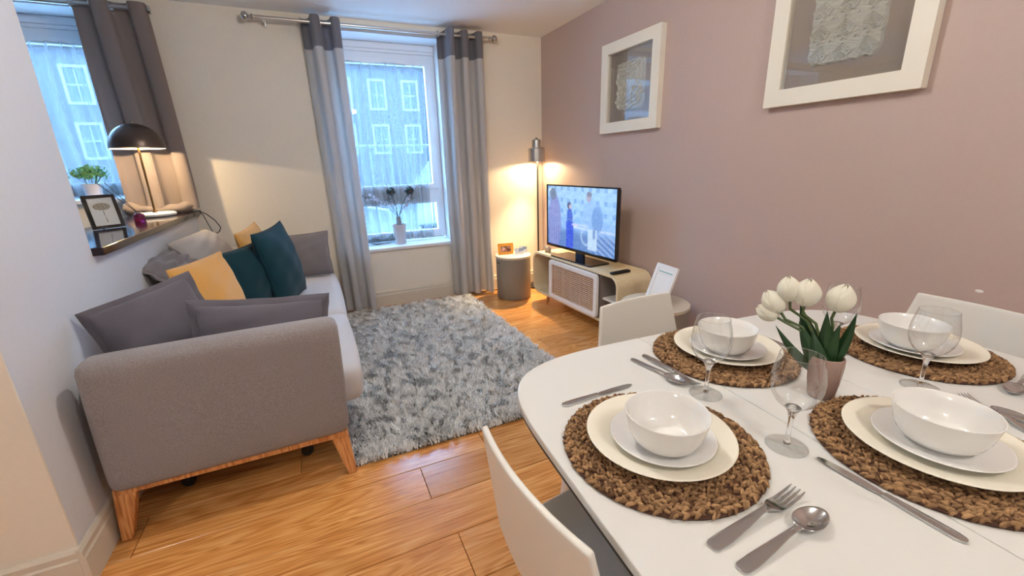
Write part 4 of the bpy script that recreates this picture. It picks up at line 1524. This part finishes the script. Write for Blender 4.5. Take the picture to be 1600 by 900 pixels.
# ------------------------------------------------------------------ dried flowers on the tall window's sill
VX, VY, VZ = 0.705, 4.135, W2[2] + 0.016
pv = empty('plant_pot', (VX, VY, VZ), label='tapered white pot on the tall window sill', cat='pot')
MB().lathe([(0, 0), (0.046, 0), (0.048, 0.003), (0.062, 0.172), (0.064, 0.176), (0.064, 0.184), (0.058, 0.184), (0.056, 0.17), (0.044, 0.01), (0, 0.008)], 40).build('pot', M['pot_white'], pv, smooth=True)
bv = MB().lathe([(0, 0), (0.034, 0), (0.036, 0.01), (0.036, 0.14), (0.024, 0.17), (0.022, 0.24), (0.025, 0.245), (0.019, 0.245), (0.018, 0.17), (0, 0.16)], 32).build('bottle_vase', M['pot_grey'], None, smooth=True)
bv.location = (VX, VY, VZ + 0.010)
tag(bv, 'grey bottle vase standing inside the tapered white pot', 'vase')
Mouth = Vector((VX, VY, VZ + 0.25))


def to_x(dx, dz, dy=0.0):
    return Mouth + Vector((dx, dy, dz))


def allium(label, end):
    r = empty('allium', tuple(Mouth), label=label, cat='flower')
    e = Vector(end) - Mouth
    mid = e * 0.5 + Vector((e.x * -0.08, 0, 0.01))
    MB().tube([(0, 0, -0.18), (e.x * 0.03, 0, 0), mid, e], 0.003, 8).build('stem', M['dark_stem'], r, smooth=True)
    mb = MB()
    q = random.Random(str(label))
    mb.sphere(e, 0.034, 14, 10, (1, 1, 0.8))
    for _ in range(150):
        d = Vector((q.gauss(0, 1), q.gauss(0, 1), q.gauss(0.15, 0.8))).normalized()
        p = e + d * 0.034
        L = 0.010 + 0.006 * q.random()
        s = d.cross(Vector((0.3, 0.5, 0.8))).normalized() * 0.005
        mb.add([p - s, p + s, p + d * L], [(0, 1, 2)])
    mb.build('flower_head', M['allium'], r)
    MB().sphere(e + Vector((0, -0.028, -0.004)), 0.014, 10, 8, (1, 0.7, 0.8)).build('flower_centre', M['rust'], r, smooth=True)
    return r


def blossom(label, pts, seed, n):
    r = empty('blossom_spray', tuple(Mouth), label=label, cat='flower')
    P_ = [Vector(p) - Mouth for p in pts]
    MB().tube([(0, 0, -0.16), (0, 0, 0)] + P_, 0.0024, 6).build('stem', M['dark_stem'], r, smooth=True)
    q = random.Random(seed)
    fl_ = None
    for k in range(n):
        t = 0.35 + 0.6 * k / max(1, n - 1)
        x = t * (len(P_) - 1)
        i = min(int(x), len(P_) - 2)
        p = P_[i].lerp(P_[i + 1], x - i) + Vector((q.gauss(0, 0.014), q.gauss(0, 0.012), q.gauss(0, 0.016)))
        if fl_ is None:
            mb = MB()
            for j in range(5):
                a = 2 * PI * j / 5
                c = Vector((math.cos(a), math.sin(a), 0))
                s = Vector((-math.sin(a), math.cos(a), 0))
                mb.add([Vector((0, 0, 0)), c * 0.010 + s * 0.007 + Vector((0, 0, 0.003)), c * 0.018 + Vector((0, 0, 0.006)), c * 0.010 - s * 0.007 + Vector((0, 0, 0.003))], [(0, 1, 2, 3)])
            fl_ = mb.build('blossom', M['white_blossom'], r)
            o = fl_
        else:
            o = fl_.copy()
            COL.objects.link(o)
        o.location = p
        o.rotation_euler = (q.uniform(0.6, 2.2), q.uniform(-0.6, 0.6), q.uniform(0, 6))
    bd = None
    for k in range(7):
        p = P_[-1] + Vector((q.gauss(0, 0.014), q.gauss(0, 0.01), q.gauss(0, 0.014)))
        if bd is None:
            bd = MB().sphere((0, 0, 0), 0.0055, 8, 6).build('bud', M['dark_stem'], r, smooth=True)
            o = bd
        else:
            o = bd.copy()
            COL.objects.link(o)
        o.location = p
    return r


allium('dark round flower head on the left straight stem in the bottle vase', to_x(-0.045, 0.235))
allium('dark round flower head on the right leaning stem in the bottle vase', to_x(0.125, 0.235))
blossom('white blossom spray arching far left out of the bottle vase', [to_x(-0.05, 0.06), to_x(-0.12, 0.12), to_x(-0.20, 0.185), to_x(-0.29, 0.205)], 1, 15)
blossom('short white blossom spray rising between the arching spray and dark flowers', [to_x(-0.02, 0.05), to_x(-0.05, 0.10), to_x(-0.075, 0.17)], 2, 5)
blossom('white blossom spray leaning right below the right dark flower head', [to_x(0.03, 0.05), to_x(0.08, 0.12), to_x(0.135, 0.19)], 3, 9)

# ------------------------------------------------------------------ dining table
TT = 0.735
TCX, TCY, TH_ = 0.99, 0.46, -0.065
table = empty('dining_table', (TCX, TCY, 0), rz=TH_, label='white extending dining table with rounded corners laid for four', cat='dining table')
TA, TB, TN = 0.655, 0.487, 4.8


def edge_v(u):
    return TB * max(0.0, 1 - abs(u / TA) ** TN) ** (1 / TN)


def panel(u0, u1, name, m=M['table_white'], z0=TT - 0.019, z1=TT, inset=0.0, bevel=0.003):
    us = []
    n = 60
    for i in range(n + 1):
        us.append(u0 + (u1 - u0) * i / n)
    if u0 <= -TA + 1e-6:
        us = [-TA * (1 - (k / 40) ** 3 * 0.12) for k in range(0, 40)] + [u for u in us if u > -TA * 0.88]
    if u1 >= TA - 1e-6:
        us = [u for u in us if u < TA * 0.88] + [TA * (1 - (k / 40) ** 3 * 0.12) for k in range(39, -1, -1)]
    s = 1 - inset
    top = [(u * s, edge_v(u) * s) for u in us]
    bot = [(u * s, -edge_v(u) * s) for u in reversed(us)]
    pts = []
    for p in top + bot:
        if not pts or (Vector(p) - Vector(pts[-1])).length > 0.0008:
            pts.append(p)
    if (Vector(pts[0]) - Vector(pts[-1])).length < 0.0008:
        pts.pop()
    pts.reverse()
    return MB().prism(pts, z0, z1).build(name, m, table, bevel=bevel)


J1, J2 = -0.166, 0.124
panel(-TA, J1 - 0.0008, 'table_top')
panel(J1 + 0.0008, J2 - 0.0008, 'extension_leaf')
panel(J2 + 0.0008, TA, 'table_top')
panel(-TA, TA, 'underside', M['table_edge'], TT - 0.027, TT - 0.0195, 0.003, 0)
MB().band(rrect(-0.50, 0.50, -0.34, 0.34, 0.03, 4), rrect(-0.48, 0.48, -0.32, 0.32, 0.02, 4), 0.64, TT - 0.0265).build('apron', M['white_lacquer'], table)
for sx in (-1, 1):
    for sy in (-1, 1):
        MB().tube([(sx * 0.465, sy * 0.305, TT - 0.027), (sx * 0.52, sy * 0.36, 0)], [0.03, 0.016], 20).build('leg', M['white_lacquer'], table, smooth=True)


# ------------------------------------------------------------------ dining chairs
def make_chair(loc, rz, label):
    """local +y is the way the sitter faces"""
    c = empty('dining_chair', loc, rz, label=label, cat='chair', group='white dining chairs round the table')
    th = 0.012
    # one moulded sheet: the back rises from the rear of the seat and leans away
    def back(u, v):
        a = 2 * u - 1
        z = 0.45 + 0.35 * v
        hw = 0.215 - 0.058 * v
        y = -0.205 - 0.055 * v + 0.022 * a * a * (1.0 - 0.2 * v)
        if v < 0.15:
            k = (0.15 - v) / 0.15
            y += 0.055 * k * k
        return (a * hw, y, z)
    def seat(u, v):
        a = 2 * u - 1
        hw = 0.222 + 0.02 * math.sin(v * PI * 0.6)
        y = -0.155 + 0.40 * v
        z = 0.45 + 0.028 * abs(a) ** 4 - 0.012 * (1 - a * a) * math.sin(v * PI) - 0.02 * max(0, (v - 0.85) / 0.15) ** 2
        return (a * hw, y, z)
    MB().grid(back, 24, 24).build('backrest', M['chair_white'], c, smooth=True, solid=th, bevel=0.0035, autosmooth=False)
    MB().grid(seat, 24, 24).build('seat', M['chair_white'], c, smooth=True, solid=th, bevel=0.0035, autosmooth=False)
    f = MB()
    f.box(-0.16, 0.16, -0.13, -0.10, 0.415, 0.437)
    f.box(-0.16, 0.16, 0.13, 0.16, 0.405, 0.427)
    f.box(-0.012, 0.012, -0.10, 0.13, 0.41, 0.43)
    f.build('under_frame', M['chair_leg'], c)
    for sx in (-1, 1):
        for y, gy in ((-0.115, -0.20), (0.145, 0.20)):
            MB().tube([(sx * 0.155, y, 0.425), (sx * 0.215, gy, 0)], [0.014, 0.010], 14).build('leg', M['chair_leg'], c, smooth=True)
    return c


# back tops: left (0.244, 0.505), far (0.98, 1.13), right (1.84, 0.55)
make_chair((0.222 + 0.26, 0.515, 0), math.radians(-90 + 4), 'white moulded dining chair at the left end of the table seen from behind')
make_chair((0.985, 1.125 - 0.26, 0), math.radians(180 + 3), 'white moulded dining chair across the table in front of the drum side table')
make_chair((1.85 - 0.26, 0.55, 0), math.radians(90 - 3), 'white moulded dining chair at the right end of the table against the mauve wall')


# ------------------------------------------------------------------ place settings
def make_mat():
    """round mat of concentric plaits of seagrass"""
    mb = MB()
    q = random.Random(3)
    lo, hi = Vector(srgb(88, 60, 40)[:3]), Vector(srgb(178, 140, 100)[:3])
    r = 0.016
    nrow = 0
    while r < 0.187:
        n = max(8, int(2 * PI * r / 0.0098))
        for i in range(n):
            for s in (-1, 1):
                a = 2 * PI * (i + 0.5 * (s > 0) + 0.3 * nrow) / n + q.gauss(0, 0.006 / r)
                rr = r + s * 0.0027 + q.gauss(0, 0.0005)
                tang = a + PI / 2 + s * 0.62 + q.gauss(0, 0.08)
                L, W, H = 0.0088 * q.uniform(0.9, 1.15), 0.0028 * q.uniform(0.85, 1.2), 0.0042
                c = Vector((rr * math.cos(a), rr * math.sin(a), 0.0058 + q.gauss(0, 0.0006)))
                t = Vector((math.cos(tang), math.sin(tang), 0))
                w = Vector((-t.y, t.x, 0))
                up = Vector((0, 0, 1))
                col = tuple(lo.lerp(hi, min(1, max(0, q.gauss(0.5, 0.28)))))
                vs = [c - t * L - up * H * 0.5]
                for f, k in ((-0.4, 1.0), (0.4, 1.0)):
                    for j in range(6):
                        b = 2 * PI * j / 6
                        vs.append(c + t * L * f + w * W * math.cos(b) + up * (H * math.sin(b) + H * 0.35 * f))
                vs.append(c + t * L - up * H * 0.1)
                fs = [(0, 1 + (j + 1) % 6, 1 + j) for j in range(6)]
                fs += [(1 + j, 1 + (j + 1) % 6, 7 + (j + 1) % 6, 7 + j) for j in range(6)]
                fs += [(7 + j, 7 + (j + 1) % 6, 13) for j in range(6)]
                mb.add(vs, fs, col)
        r += 0.0101
        nrow += 1
    root = empty('placemat')
    o = mb.build('plait', M['seagrass'], root, smooth=True, autosmooth=False)
    o['kind'] = 'stuff'
    MB().lathe([(0, 0.0006), (0.183, 0.0006), (0.184, 0.004), (0, 0.005)], 48).build('base_weave', M['rattan_gap'], root)
    return root


def dish(name, prof, m, n=64):
    return MB().lathe(prof, n).build(name, m, None, smooth=True, autosmooth=False)


MATH = 0.0105
plate_prof = [(0, 0.0), (0.078, 0.0), (0.082, 0.001), (0.086, 0.004), (0.100, 0.0075), (0.136, 0.0185), (0.1375, 0.0195), (0.1365, 0.0208), (0.134, 0.0205), (0.099, 0.0105), (0.086, 0.0075), (0.080, 0.0062), (0, 0.0058)]
side_prof = [(0, 0.0), (0.052, 0.0), (0.055, 0.001), (0.058, 0.0035), (0.068, 0.006), (0.095, 0.0145), (0.0965, 0.0155), (0.0955, 0.0168), (0.0935, 0.0164), (0.067, 0.0088), (0.058, 0.0062), (0, 0.0052)]
bowl_prof = [(0, 0.003), (0.036, 0.003), (0.037, 0.0), (0.041, 0.0), (0.042, 0.003), (0.052, 0.008), (0.0605, 0.018), (0.0665, 0.032), (0.0710, 0.050), (0.0742, 0.0665), (0.0748, 0.0680), (0.0740, 0.0692), (0.0722, 0.0682), (0.0682, 0.050), (0.0635, 0.034), (0.0572, 0.021), (0.049, 0.0125), (0.038, 0.0088), (0, 0.0078)]
mats = make_mat()
settings = [
    # name, mat centre, plate shift, side plate shift, bowl shift
    ('nearest the left end chair', (0.541, 0.529), (0.0, 0.004), (-0.002, -0.006), (-0.010, -0.022)),
    ('at the far side by the tulips', (0.976, 0.752), (0.016, 0.004), (0.008, -0.006), (-0.006, -0.012)),
    ('at the right end chair', (1.443, 0.522), (0.010, 0.002), (-0.006, 0.004), (-0.022, 0.006)),
    ('nearest the camera at lower right', (0.968, 0.293), (0.004, 0.0), (0.006, -0.004), (0.004, -0.004)),
]
prox = {}
for k, (where, c, p, s, bw) in enumerate(settings):
    r = mats if k == 0 else copy_tree(mats)
    r.location = (c[0], c[1], TT + 0.0003)
    r.rotation_euler = (0, 0, k * 1.3)
    tag(r, 'round braided seagrass placemat ' + where, 'placemat', 'braided placemats on the table')
    for nm, prof, m, sh, z, lab, cat in (
            ('dinner_plate', plate_prof, M['cream_china'], p, TT + MATH + 0.0003, 'cream dinner plate on the braided mat ', 'plate'),
            ('side_plate', side_prof, M['porcelain'], s, TT + MATH + 0.0065, 'small white plate under the bowl ', 'plate'),
            ('bowl', bowl_prof, M['porcelain'], bw, TT + MATH + 0.0122, 'deep white bowl on two plates ', 'bowl')):
        if nm in prox:
            o = prox[nm].copy()
            COL.objects.link(o)
        else:
            o = prox[nm] = dish(nm, prof, m)
        o.location = (c[0] + sh[0], c[1] + sh[1], z)
        tag(o, lab + where, cat, {'dinner_plate': 'cream dinner plates', 'side_plate': 'small white plates', 'bowl': 'white bowls'}[nm])


def make_wine_glass():
    r = empty('wine_glass')
    # thin bowl as a closed double wall
    out = [(0.0045, 0.078), (0.010, 0.082), (0.020, 0.088), (0.031, 0.098), (0.039, 0.112), (0.0428, 0.128), (0.0432, 0.142), (0.041, 0.160), (0.0375, 0.176), (0.0345, 0.190)]
    prof = [(0, 0.078)] + out
    MB().lathe(prof, 48).build('bowl', M['wine_glass'], r, smooth=True, autosmooth=False)
    MB().lathe([(0.0338, 0.1895), (0.0345, 0.1889), (0.0352, 0.1895), (0.0345, 0.1905)], 48, closed=True).build('rim', M['wine_glass'], r, smooth=True, autosmooth=False)
    MB().lathe([(0, 0.0062), (0.0062, 0.0072), (0.0044, 0.018), (0.0038, 0.040), (0.0044, 0.060), (0.0078, 0.074), (0.0135, 0.0845), (0.012, 0.0858), (0, 0.083)], 24).build('stem', M['solid_glass'], r, smooth=True, autosmooth=False)
    MB().lathe([(0, 0.0004), (0.0335, 0.0004), (0.0362, 0.0012), (0.0364, 0.0022), (0.030, 0.0034), (0.012, 0.0052), (0.0055, 0.0068), (0, 0.0070)], 48).build('foot', M['wine_glass'], r, smooth=True, autosmooth=False)
    return r


wg = make_wine_glass()
for k, (x, y, lab) in enumerate(((0.770, 0.624, 'wine glass between the left setting and the far setting'),
                                 (0.752, 0.419, 'wine glass in front of the tulip vase nearest the camera'),
                                 (1.232, 0.420, 'wine glass in front of the right end setting'),
                                 (1.262, 0.628, 'wine glass partly hidden behind the tulips'))):
    o = wg if k == 0 else copy_tree(wg)
    o.location = (x, y, TT)
    o.rotation_euler = (0, 0, k)
    tag(o, lab, 'wine glass', 'wine glasses on the table')


# ------------------------------------------------------------------ cutlery (local x runs from handle end to tip)
def strip(mb, prof, th, crown=0.0, n=6, y0=0.0):
    """prof: (x, z, half width); solid strip with slightly crowned top"""
    vs, fs = [], []
    for x, z, w in prof:
        for k in range(n + 1):
            a = 2 * k / n - 1
            vs.append((x, y0 + a * w, z + th + crown * (1 - a * a)))
        for k in range(n + 1):
            a = 1 - 2 * k / n
            vs.append((x, y0 + a * w, z))
    m = 2 * (n + 1)
    for i in range(len(prof) - 1):
        for k in range(m):
            j = (k + 1) % m
            fs.append((i * m + k, i * m + j, (i + 1) * m + j, (i + 1) * m + k))
    fs.append(tuple(reversed(range(m))))
    fs.append(tuple(range((len(prof) - 1) * m, len(prof) * m)))
    mb.add(vs, fs)


HANDLE = [(0.0, 0.0006, 0.004), (0.002, 0.0006, 0.0075), (0.006, 0.0008, 0.0098), (0.03, 0.0014, 0.0102), (0.07, 0.0045, 0.0078), (0.105, 0.0085, 0.0050)]


def make_fork():
    r = empty('fork')
    mb = MB()
    strip(mb, HANDLE + [(0.118, 0.0095, 0.0046)], 0.0022, 0.0012)
    mb.build('handle', M['steel'], r, smooth=True)
    mb = MB()
    strip(mb, [(0.1175, 0.0095, 0.0045), (0.126, 0.0088, 0.006), (0.135, 0.0064, 0.0105), (0.142, 0.0042, 0.0124), (0.150, 0.0028, 0.0127), (0.155, 0.0024, 0.0127)], 0.0018, -0.0008)
    for k in range(4):
        y = (k - 1.5) * 0.0068
        strip(mb, [(0.1545, 0.0024, 0.0025), (0.168, 0.0022, 0.0022), (0.185, 0.0040, 0.0018), (0.198, 0.0072, 0.0014), (0.203, 0.0090, 0.0007)], 0.0014, 0.0002, 4, y)
    mb.build('fork_head', M['steel'], r, smooth=True)
    return r


def make_spoon():
    r = empty('spoon')
    mb = MB()
    strip(mb, HANDLE + [(0.125, 0.0090, 0.0046), (0.136, 0.0084, 0.0055)], 0.0022, 0.0012)
    mb.build('handle', M['steel'], r, smooth=True)
    mb = MB()
    A, Bw, D = 0.034, 0.0205, 0.0095
    cx = 0.168
    def pt(rr, a, dz):
        x = A * rr * math.cos(a)
        y = Bw * rr * math.sin(a) * (1 - 0.14 * math.cos(a) * 1.0)
        z = 0.0012 + D * rr ** 2.2 - 0.0012 * (math.cos(a) > 0) * rr * math.cos(a) * 0.5 + dz
        return (cx + x, y, z)
    nr, na = 10, 36
    for dz, s in ((0.0, 1), (0.0014, 1)):
        mb.grid(lambda u, v: pt(v, 2 * PI * u, dz), na, nr, closed_u=True)
    mb.grid(lambda u, v: pt(1.0, 2 * PI * u, 0.0014 * v), na, 1, closed_u=True)
    o = mb.build('spoon_bowl', M['steel'], r, smooth=True, autosmooth=False)
    weld(o, 0.0001)
    return r


def make_knife():
    r = empty('knife')
    mb = MB()
    strip(mb, [(0.0, 0.0006, 0.003), (0.003, 0.0004, 0.0062), (0.012, 0.0004, 0.0085), (0.05, 0.0006, 0.0080), (0.085, 0.0010, 0.0062), (0.102, 0.0012, 0.0056)], 0.0038, 0.0010)
    mb.build('handle', M['steel'], r, smooth=True)
    top = [(0.101, 0.0045), (0.115, 0.0072), (0.15, 0.0082), (0.185, 0.0074), (0.200, 0.0048), (0.207, 0.0010)]
    bot = [(0.206, -0.0030), (0.195, -0.0066), (0.17, -0.0088), (0.13, -0.0088), (0.112, -0.0072), (0.101, -0.0046)]
    MB().prism(top + bot, 0.0018, 0.0034).build('blade', M['steel'], r, bevel=0.0005)
    return r


protos = {'fork': make_fork(), 'spoon': make_spoon(), 'knife': make_knife()}
used = set()


def lay(kind, tail, head, label, z=0.0):
    o = protos[kind] if kind not in used else copy_tree(protos[kind])
    used.add(kind)
    d = Vector((head[0] - tail[0], head[1] - tail[1]))
    L = {'fork': 0.203, 'spoon': 0.202, 'knife': 0.207}[kind]
    s = d.length / L
    o.location = (tail[0], tail[1], TT + 0.0003 + z)
    o.rotation_euler = (0, 0, math.atan2(d.y, d.x))
    o.scale = (s, min(s, 1.05), min(s, 1.05))
    tag(o, label, kind, {'fork': 'steel forks', 'spoon': 'steel spoons', 'knife': 'steel knives'}[kind])
    return o


lay('fork', (0.441, 0.321), (0.652, 0.334), 'steel fork lying in front of the left end setting')
lay('spoon', (0.447, 0.279), (0.642, 0.288), 'steel spoon nearest the camera beside the front fork')
lay('knife', (0.446, 0.733), (0.645, 0.736), 'steel knife behind the left end setting near the table corner')
lay('spoon', (0.739, 0.848), (0.752, 0.668), 'steel spoon left of the far setting')
lay('fork', (0.784, 0.852), (0.775, 0.652), 'steel fork next to the spoon left of the far setting')
lay('knife', (1.186, 0.895), (1.181, 0.700), 'steel knife right of the far setting behind the tulips')
lay('knife', (0.768, 0.169), (0.767, 0.372), 'steel knife left of the lower right setting')
lay('fork', (1.168, 0.178), (1.256, 0.355), 'steel fork beyond the lower right bowl')
lay('spoon', (1.215, 0.130), (1.242, 0.305), 'steel spoon beside the fork beyond the lower right bowl')
lay('spoon', (1.545, 0.330), (1.352, 0.310), 'steel spoon with its head showing at the right edge beside the right end setting')

# ------------------------------------------------------------------ tulips in a vase
VB = Vector((0.992, 0.500, TT))
va = empty('flower_vase', tuple(VB), label='rose copper glazed vase holding white tulips in the middle of the table', cat='vase')
MB().lathe([(0, 0.0005), (0.023, 0.0005), (0.026, 0.004), (0.031, 0.04), (0.034, 0.08), (0.033, 0.098), (0.031, 0.101), (0.029, 0.098), (0.030, 0.08), (0.023, 0.008), (0, 0.006)], 40).build('vase_body', M['copper_glaze'], va, smooth=True, autosmooth=False)
mouth = VB + Vector((0, 0, 0.096))
VIEW = Vector((0.80, 0.40, 0)).normalized()
SIDE = Vector((VIEW.y, -VIEW.x, 0))


def petal_grid(h, w, curl, th0):
    """cupped petal growing up z, bulging outwards along +x"""
    def f(u, v):
        a = 2 * u - 1
        ww = w * (math.sin(PI * min(1, 0.14 + 0.80 * v)) ** 0.6)
        prof = (math.sin(PI * (0.07 + 0.90 * v)) ** 0.62) * (1.0 - 0.10 * v)
        rr = 0.0250 * prof * th0
        ang = a * ww / 0.0215
        k = 1 + 0.03 * (1 - a * a)
        return (rr * k * math.cos(ang), rr * k * math.sin(ang), h * v - 0.004 * a * a * v)
    return MB().grid(f, 10, 12)


pet = None
def tulip(label, head, tilt_dir, tilt, scale=1.0, droop=False):
    global pet
    r = empty('tulip', tuple(mouth), label=label, cat='tulip', group='white tulips in the copper vase')
    e = Vector(head) - mouth
    h0 = Vector((0, 0, -0.08)) + Vector((e.x, e.y, 0)) * 0.06
    axis = (Vector((0, 0, 1)) + Vector(tilt_dir) * tilt).normalized()
    base = e - axis * 0.028 * scale
    MB().tube([h0, Vector((e.x * 0.10, e.y * 0.10, 0.0)), base * 0.55 + Vector((0, 0, 0.012)), base - axis * 0.02, base], 0.0032, 8).build('stem', M['stem'], r, smooth=True)
    T = Matrix.Translation(base) @ Vector((0, 0, 1)).rotation_difference(axis).to_matrix().to_4x4()
    head_o = MB().lathe([(0, -0.002), (0.006, 0.0), (0.007, 0.004), (0, 0.006)], 12).build('flower_head', M['petal'], r, smooth=True)
    head_o.matrix_local = T
    for k in range(6):
        if pet is None:
            pet = petal_grid(0.056, 0.025, 0, 1.0).build('petal', M['petal'], head_o, smooth=True, solid=0.0012, autosmooth=False)
            o = pet
        else:
            o = pet.copy()
            COL.objects.link(o)
            o.parent = head_o
        s = scale * (1.0 if k % 2 == 0 else 0.93)
        o.matrix_local = Matrix.Rotation(k * PI / 3 + 0.3, 4, 'Z') @ Matrix.Diagonal((s, s, s * (1.0 if k % 2 == 0 else 1.04), 1))
    return r


tulip('upper of the two left leaning white tulips', (0.929, 0.600, 0.945), -SIDE, 0.75, 1.0)
tulip('lowest white tulip drooping sideways at the left', (0.924, 0.608, 0.918), -SIDE, 2.2, 0.85)
tulip('white tulip left of the upright pair', (0.945, 0.578, 0.979), -SIDE, 0.15, 1.0)
tulip('white tulip right of the upright pair', (0.961, 0.548, 0.976), SIDE, 0.05, 1.08)
tulip('white tulip leaning right in front of the far wine glass', (0.994, 0.497, 0.972), SIDE, 0.2, 1.08)


def leaf_blade(label_mb, tip, base, w, bow, twist):
    tip, base = Vector(tip) - mouth, Vector(base)
    d = tip - base
    s = d.cross(VIEW).normalized()
    nrm = s.cross(d).normalized()
    def f(u, v):
        a = 2 * u - 1
        ww = w * (0.45 + 1.9 * v) * (1 - v) ** 1.15 * 1.25
        c = base + d * v + nrm * bow * math.sin(PI * v) + s * twist * math.sin(PI * v)
        return tuple(c + s * a * ww + nrm * (abs(a) * ww * 0.45))
    label_mb.grid(f, 8, 18)


lv = empty('tulip_foliage', tuple(mouth), label='dark green pointed tulip leaves rising from the copper vase', cat='leaves')
for tip, w, bow, tw in (((0.957, 0.557, 0.945), 0.022, 0.010, 0.004), ((0.935, 0.590, 0.888), 0.013, -0.01, 0.008), ((1.004, 0.468, 0.945), 0.014, 0.012, -0.006),
                        ((0.980, 0.512, 0.940), 0.019, -0.008, 0.0), ((0.960, 0.555, 0.905), 0.020, -0.014, 0.0), ((0.996, 0.490, 0.915), 0.018, -0.012, 0.004), ((0.972, 0.53, 0.89), 0.022, -0.02, 0.0)):
    mb = MB()
    leaf_blade(mb, tip, (0, 0, -0.05), w, bow, tw)
    mb.build('leaf', M['leaf'], lv, smooth=True, solid=0.0012, autosmooth=False)

# ------------------------------------------------------------------ ceiling lamps (above the frame)
for k, (x, y, where) in enumerate(((0.5, 1.62, 'round ceiling lamp over the rug'), (0.95, -0.7, 'round ceiling lamp behind the table'),
                                   (-1.6, -0.4, 'round ceiling lamp over the entrance side'))):
    d = empty('ceiling_lamp', (x, y, ZC), label=where, cat='ceiling light', group='round ceiling lamps')
    MB().lathe([(0, -0.001), (0.055, -0.001), (0.055, -0.018), (0.012, -0.022), (0.012, -0.06), (0, -0.06)], 32).build('ceiling_rose', M['white_lacquer'], d, smooth=True)
    MB().sphere((0, 0, -0.105), 0.04, 20, 14).build('bulb', M['diffuser'], d, smooth=True)
